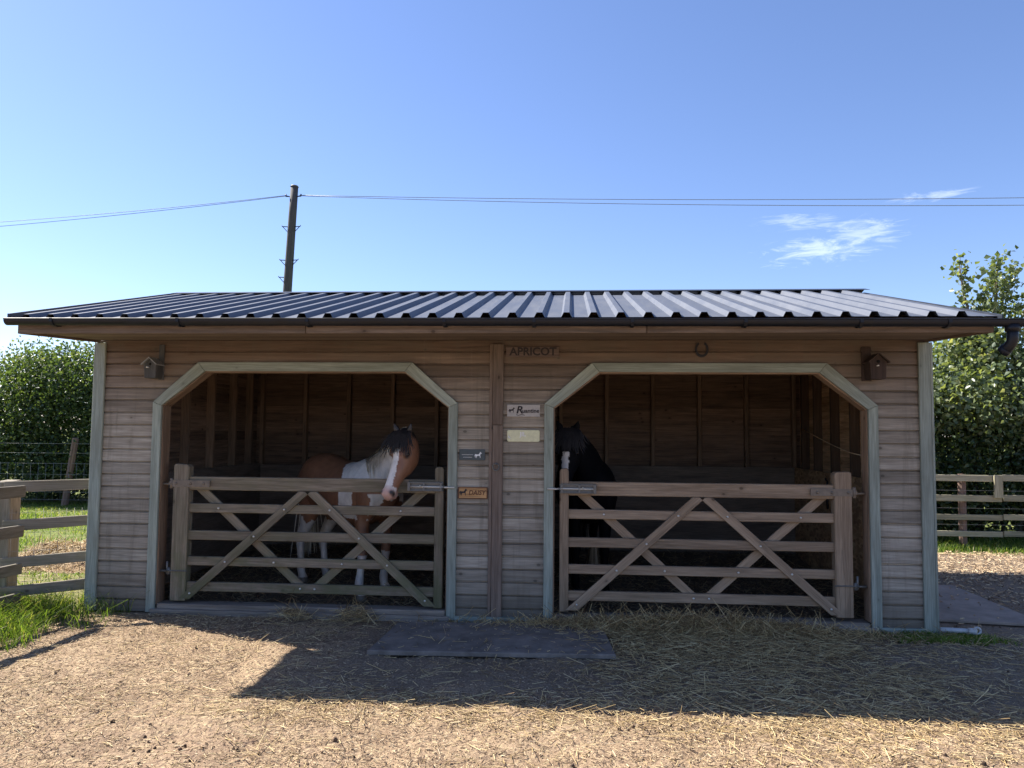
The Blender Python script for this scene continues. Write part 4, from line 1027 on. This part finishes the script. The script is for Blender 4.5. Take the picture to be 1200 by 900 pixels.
    at = me.attributes.new('coat', 'FLOAT_COLOR', 'POINT'); at.data.foreach_set('color', cols.astype('f').ravel())
    body = bpy.data.objects.new('horse', me); COL.objects.link(body); body.location = loc; body.rotation_euler = (0, 0, theta)
    tag(body, label, 'horse', group)
    for sg in (-1, 1):
        e = poll + a * (.285 * HL) - n * .040 + left * sg * .088; k = MB(); ellipse_loft(k, [(e - a * .019, .004, .004), (e - a * .012, .014, .014), (e, .017, .018), (e + a * .012, .014, .014), (e + a * .019, .004, .004)], left, 12); k.build('eye', M['eye'], body, origin=(0, 0, 0))
    # hair: flat ribbons
    def hair(name, strands, mat, w0):
        V, F, R = [], [], []
        for pts, sd in strands:
            o = len(V); L_ = len(pts); r_ = random.random()
            for j, p in enumerate(pts):
                w = w0 * (1 - .8 * (j / (L_ - 1)) ** 2)
                V += [tuple(p + sd * w), tuple(p - sd * w)]; R += [r_, r_]
            for j in range(L_ - 1): F.append((o + 2 * j, o + 2 * j + 1, o + 2 * j + 3, o + 2 * j + 2))
        return mesh_np(name, np.array(V), np.array(F), mat, np.array(R), body)
    st = []
    for i in range(420):
        t = random.uniform(.12, .98); j = t * 8; k = min(7, int(j)); f = j - k
        c = Vector(nk[k][0]).lerp(Vector(nk[k + 1][0]), f); ry = nk[k][1] + (nk[k + 1][1] - nk[k][1]) * f; rz = nk[k][2] + (nk[k + 1][2] - nk[k][2]) * f
        tg = (Vector(nk[k + 1][0]) - Vector(nk[k][0])).normalized(); sd = (hz - tg * hz.dot(tg)).normalized(); up = tg.cross(sd); up = up if up.z > 0 else -up
        side_v = sd * mane_side; pts = []; ln = random.uniform(.6, 1.0)
        for q_ in range(6):
            an = (math.radians(-14) + math.radians(118) * (q_ / 5) * ln); 
            pts.append(c + up * (rz + .012) * math.cos(an) + side_v * (ry + .016 + .008 * random.random()) * math.sin(max(an, -.2)) - Vector((0, 0, .035 * (q_ / 5) ** 2)) + tg * (-.04 * (q_ / 5) + random.uniform(-.01, .01)))
        st.append((pts, (tg + Vector((0, 0, .15))).normalized()))
    hair('mane', st, mane_mat, .008)
    st = []
    for i in range(170):
        lat = random.gauss(.0, .046); b = poll + a * random.uniform(-.05, .02) + left * max(-.085, min(.085, lat)) + n * .012; pts = []; ln = random.uniform(.09, .22) if abs(lat) > .04 else random.uniform(.10, .20)
        for q_ in range(6):
            f = q_ / 5; pts.append(b + a * ln * f + n * (.016 * math.sin(math.pi * min(1, f * 1.1)) + .004 - .004 * f) + left * (lat * 1.0 * f + random.uniform(-.006, .006)))
        st.append((pts, left))
    hair('forelock', st, forelock_mat, .006)
    st = []
    for i in range(260):
        b = Vector((-.70 + random.uniform(-.02, .02), random.gauss(0, .018), 1.20 + random.uniform(-.04, .03))); L_ = random.uniform(.6, .95); ph = random.gauss(0, .05); pts = []
        for q_ in range(8):
            f = q_ / 7; pts.append(b + Vector((-.075 * math.sin(min(1, f * 3) * 1.57) + .03 * f, ph * f + random.uniform(-.004, .004), -L_ * f + .02 * math.sin(f * 3.14))))
        st.append((pts, Vector((random.uniform(-1, 1), random.uniform(-1, 1), 0)).normalized()))
    hair('tail', st, tail_mat, .008)
    if feather:
        dx, dy = legs[('h', 1)]; st = []
        for i in range(130):
            an = random.uniform(0, 6.283); z0 = random.uniform(.16, .36); f = (.82 - z0) / .82; c = Vector((-.575 * sx + dx * f, .136 + dy * f, 0)); u = Vector((math.cos(an), math.sin(an), 0)); pts = []
            for q_ in range(5):
                g_ = q_ / 4; pts.append(c + u * (.034 + .055 * g_) + Vector((dx * .25 * g_, 0, z0 - (z0 - .02) * g_)))
            st.append((pts, Vector((-u.y, u.x, 0))))
        hair('feather', st, M['feather'], .008)
    return body

BROWN = np.array((.32, .155, .088)); DBROWN = np.array((.19, .095, .056)); WHITE = np.array((.90, .87, .83)); PINK = np.array((.58, .36, .30)); DARK = np.array((.03, .025, .025)); HOOF = np.array((.20, .17, .14))
def mixc(a, b, t): t = max(0., min(1., t)); return a * (1 - t) + b * t
def paint_pinto(p, ht, hs, hd, ni, nd):
    x, y, z = p; w = .035 * noise.noise((x * 6, y * 6, z * 6)) + .015 * noise.noise((x * 22, y * 22, z * 22))
    if (ht > -.08 or (hd > -.12 and ht > -.6)) and hd > -.33 and abs(hs) < .19 and ht < 1.2 and z > .9 and x > .55:      # head
        c = mixc(BROWN, DBROWN, (abs(hs) - .05) * 8)
        if ht < .05: c = mixc(BROWN, DARK, (.05 - ht) * 9)
        bl = .032 + .020 * max(0, ht - .3) - .5 * max(0, .18 - ht) + w * .25
        front = hd > -.075 - .05 * max(0, ht - .6)
        if ht > .12 and front and -bl - .012 < hs < bl * .9: c = WHITE
        if ht > .82: c = mixc(c if not front else WHITE, PINK, (ht - .80) * 8 + w * 6)
        if ht > .72 and hd < -.09: c = mixc(c, PINK * .75, (ht - .8) * 8)
        ns = math.hypot((ht - .925) * .57 / .022, (abs(hs) - .055) / .020)
        if ht > .86 and abs(hs) > .03 and hd > -.075: c = mixc(c, DARK, 1.5 - ns * 1.1)
        e = math.hypot((ht - .285) * .57, hd + .045)
        if abs(hs) > .06: c = mixc(c, DARK, (.045 - e) * 40)
        if ht > .93 and hd < -.06: c = mixc(c, DBROWN, .4)
        return c
    hind_leg = x < -.25; leg = z < .62 + (.06 if hind_leg else 0)
    if z < .055: return HOOF
    c = BROWN
    if nd < .30 and ni > .22 and x > .42 and z > 1.0:                         # neck: white crest side, brown below
        c = WHITE if ni + w * 2 > .2 and z > 1.08 + w else BROWN
        if ni > .93: c = mixc(c, BROWN, (ni - .93) * 14)
        return c
    # body, boundaries along the flank read off the animal
    edge = .215 + .03 * math.sin((z - .84) * 5.5) - .15 * max(0, min(1, (z - 1.10) / .18)) + w * 1.2
    if z > .74 + w and edge < x < .84 + w and z > .74:
        sh = .575 + (z - .80) * .62 + w                                            # diagonal edge of the brown shoulder
        isl = ((x - .49) / (.105 + w)) ** 2 + ((z - .93) / .20) ** 2
        if x < sh: c = WHITE
        if isl < 1 and z < 1.10: c = BROWN
    if hind_leg and z < .70 + w * 2 + (x + .55) * -.5: c = WHITE
    if not hind_leg and z < .40 + w: c = WHITE
    if z < .5 and c is WHITE: c = mixc(WHITE, np.array((.50, .45, .40)), .25 + .5 * noise.noise((x * 9, y * 9, z * 7)))
    if c is BROWN: c = mixc(BROWN, DBROWN, .25 + 1.2 * noise.noise((x * 2.5, y * 2.5, z * 2.5)))
    return c
def paint_black(p, ht, hs, hd, ni, nd):
    x, y, z = p; w = .02 * noise.noise((x * 14, y * 14, z * 14))
    c = np.array((.005, .005, .007))
    if z < .055: return np.array((.05, .045, .04))
    if .30 < ht < .58 and hd > -.07 and abs(hs + .004 + w * .6 - .004 * math.sin(ht * 60)) < .030 - .05 * max(0, ht - .42) and z > .9: return WHITE * .85
    if x < -.2 and y > 0 and z < .38 + w: return mixc(np.array((.62, .52, .40)), np.array((.30, .19, .11)), .5 + 1.6 * noise.noise((x * 8, y * 8, z * 8)))
    return c

# brown and white pony leaning its head over the left gate
th = math.radians(-38); O = Vector((2.05, 1.10, .02))
def w2l(P_): v = Vector(P_) - O; return Vector((v.x * math.cos(th) + v.y * math.sin(th), -v.x * math.sin(th) + v.y * math.cos(th), v.z))
def wd(v): return (v[0] * math.cos(th) + v[1] * math.sin(th), -v[0] * math.sin(th) + v[1] * math.cos(th))
horse('brown and white patched pony with a white blaze resting its head over the left gate', O, th,
      {('f', -1): (.09, -.13), ('f', 1): (-.04, 0), ('h', -1): (-.04, 0), ('h', 1): (.0, .0)}, w2l((2.815, .035, 1.585)), wd((-.42, -.907)), math.radians(65), paint_pinto,
      M['mane_cream'], M['mane_black'], M['mane_cream'], HL=.575)
# black horse facing out of the dark right stall
th = math.radians(-86); O = Vector((4.47, 1.52, .02))
horse('black horse with a white star standing in the dark right stall behind the gate post', O, th,
      {('f', -1): (0, 0), ('f', 1): (.04, 0), ('h', -1): (-.05, 0), ('h', 1): (-.20, 0.02)}, w2l((4.295, .44, 1.570)), wd((-.16, -.98)), math.radians(66), paint_black,
      M['mane_black'], M['mane_black'], M['mane_black'], HL=.60, coat='coat_black', feather=True).scale = (1.03, 1.06, 1.03)


# ------------------------------------------------------------------ camera, light, sky, colour
cam = bpy.data.objects.new('camera', bpy.data.cameras.new('camera')); COL.objects.link(cam); scene.camera = cam
yaw, pitch, roll = -.0765, .0625, .0085
fw = Vector((math.sin(yaw) * math.cos(pitch), math.cos(yaw) * math.cos(pitch), math.sin(pitch)))
rt0 = Vector((math.cos(yaw), -math.sin(yaw), 0)); up0 = rt0.cross(fw)
rt = rt0 * math.cos(roll) + up0 * math.sin(roll); up = -rt0 * math.sin(roll) + up0 * math.cos(roll)
mw = Matrix(((rt.x, up.x, -fw.x), (rt.y, up.y, -fw.y), (rt.z, up.z, -fw.z))).to_4x4(); mw.translation = (4.3119, -6.7622, 1.6177)
cam.matrix_world = mw
cam.data.sensor_width = 36; cam.data.lens = 907.65 / 1200 * 36; cam.data.clip_end = 3000; cam.data.clip_start = .05

L = Vector((math.cos(AZ) * math.cos(EL), -math.sin(AZ) * math.cos(EL), -math.sin(EL)))
sun = bpy.data.objects.new('sun', bpy.data.lights.new('sun', 'SUN')); COL.objects.link(sun)
sun.rotation_euler = L.to_track_quat('-Z', 'Y').to_euler(); sun.data.energy = 3.9; sun.data.angle = math.radians(.53); sun.data.color = (1, .94, .85)

world = bpy.data.worlds.new('World'); scene.world = world; world.use_nodes = True
nt = world.node_tree; nt.nodes.clear(); g = NT(nt)
sky = g.n('ShaderNodeTexSky', sky_type='NISHITA'); sky.sun_disc = False
sky.sun_elevation = EL; sky.sun_rotation = math.atan2(-L.x, -L.y)
sky.altitude = 50; sky.air_density = 1.0; sky.dust_density = .3; sky.ozone_density = 7.0
tc = g.n('ShaderNodeTexCoord').outputs['Generated']
bg = g.n('ShaderNodeBackground'); bg.inputs[1].default_value = .064
# one small wisp of cirrus, placed by direction in the sky
cd = Vector((332.2, 1006.8, 240)).normalized()
east = Vector((cd.y, -cd.x, 0)).normalized(); nor = east.cross(cd) * -1
def dot(v):
    n = g.n('ShaderNodeVectorMath', operation='DOT_PRODUCT'); g.l(tc, n.inputs[0]); n.inputs[1].default_value = v; return n.outputs['Value']
a, b_ = dot(east), g.math('ADD', dot(Vector((0, 0, 1))), -cd.z)
comb = g.n('ShaderNodeCombineXYZ'); g.l(a, comb.inputs[0]); g.l(b_, comb.inputs[1])
wv = g.mapping(comb.outputs[0], (10, 46, 1), (3.2, 1.7, .4))
wn = g.noise(wv, 1.9, 9, .68, 1.4)
def wisp(ax, bx, ra, rb, hi):
    da = g.math('DIVIDE', g.math('SUBTRACT', a, ax), ra); db = g.math('DIVIDE', g.math('SUBTRACT', b_, bx), rb)
    d = g.math('SQRT', g.math('ADD', g.math('MULTIPLY', da, da), g.math('MULTIPLY', db, db)))
    return g.math('MULTIPLY', g.mr(g.math('ADD', d, g.math('MULTIPLY', g.math('SUBTRACT', wn, .5), 3.6)), 1.0, -.1), hi)
cl = g.math('MAXIMUM', g.math('MAXIMUM', wisp(-.008, -.002, .066, .016, .21), wisp(.034, .011, .045, .016, .18)), g.math('MAXIMUM', wisp(.105, .045, .045, .006, .16), wisp(-.03, .032, .05, .010, .14)))
skyc = g.mix(cl, g.mix(1., sky.outputs[0], (1.10, .965, 1.0), 'MULTIPLY'), (12, 12.2, 12.5))
g.l(skyc, bg.inputs[0])
wo = g.n('ShaderNodeOutputWorld'); g.l(bg.outputs[0], wo.inputs[0])

vs = scene.view_settings; vs.view_transform = 'Standard'; vs.look = 'None'; vs.gamma = 1; vs.exposure = 1.7; vs.use_curve_mapping = False
scene.render.film_transparent = False
scene.cycles.use_denoising = True
scene.cycles.max_bounces = 12; scene.cycles.diffuse_bounces = 8
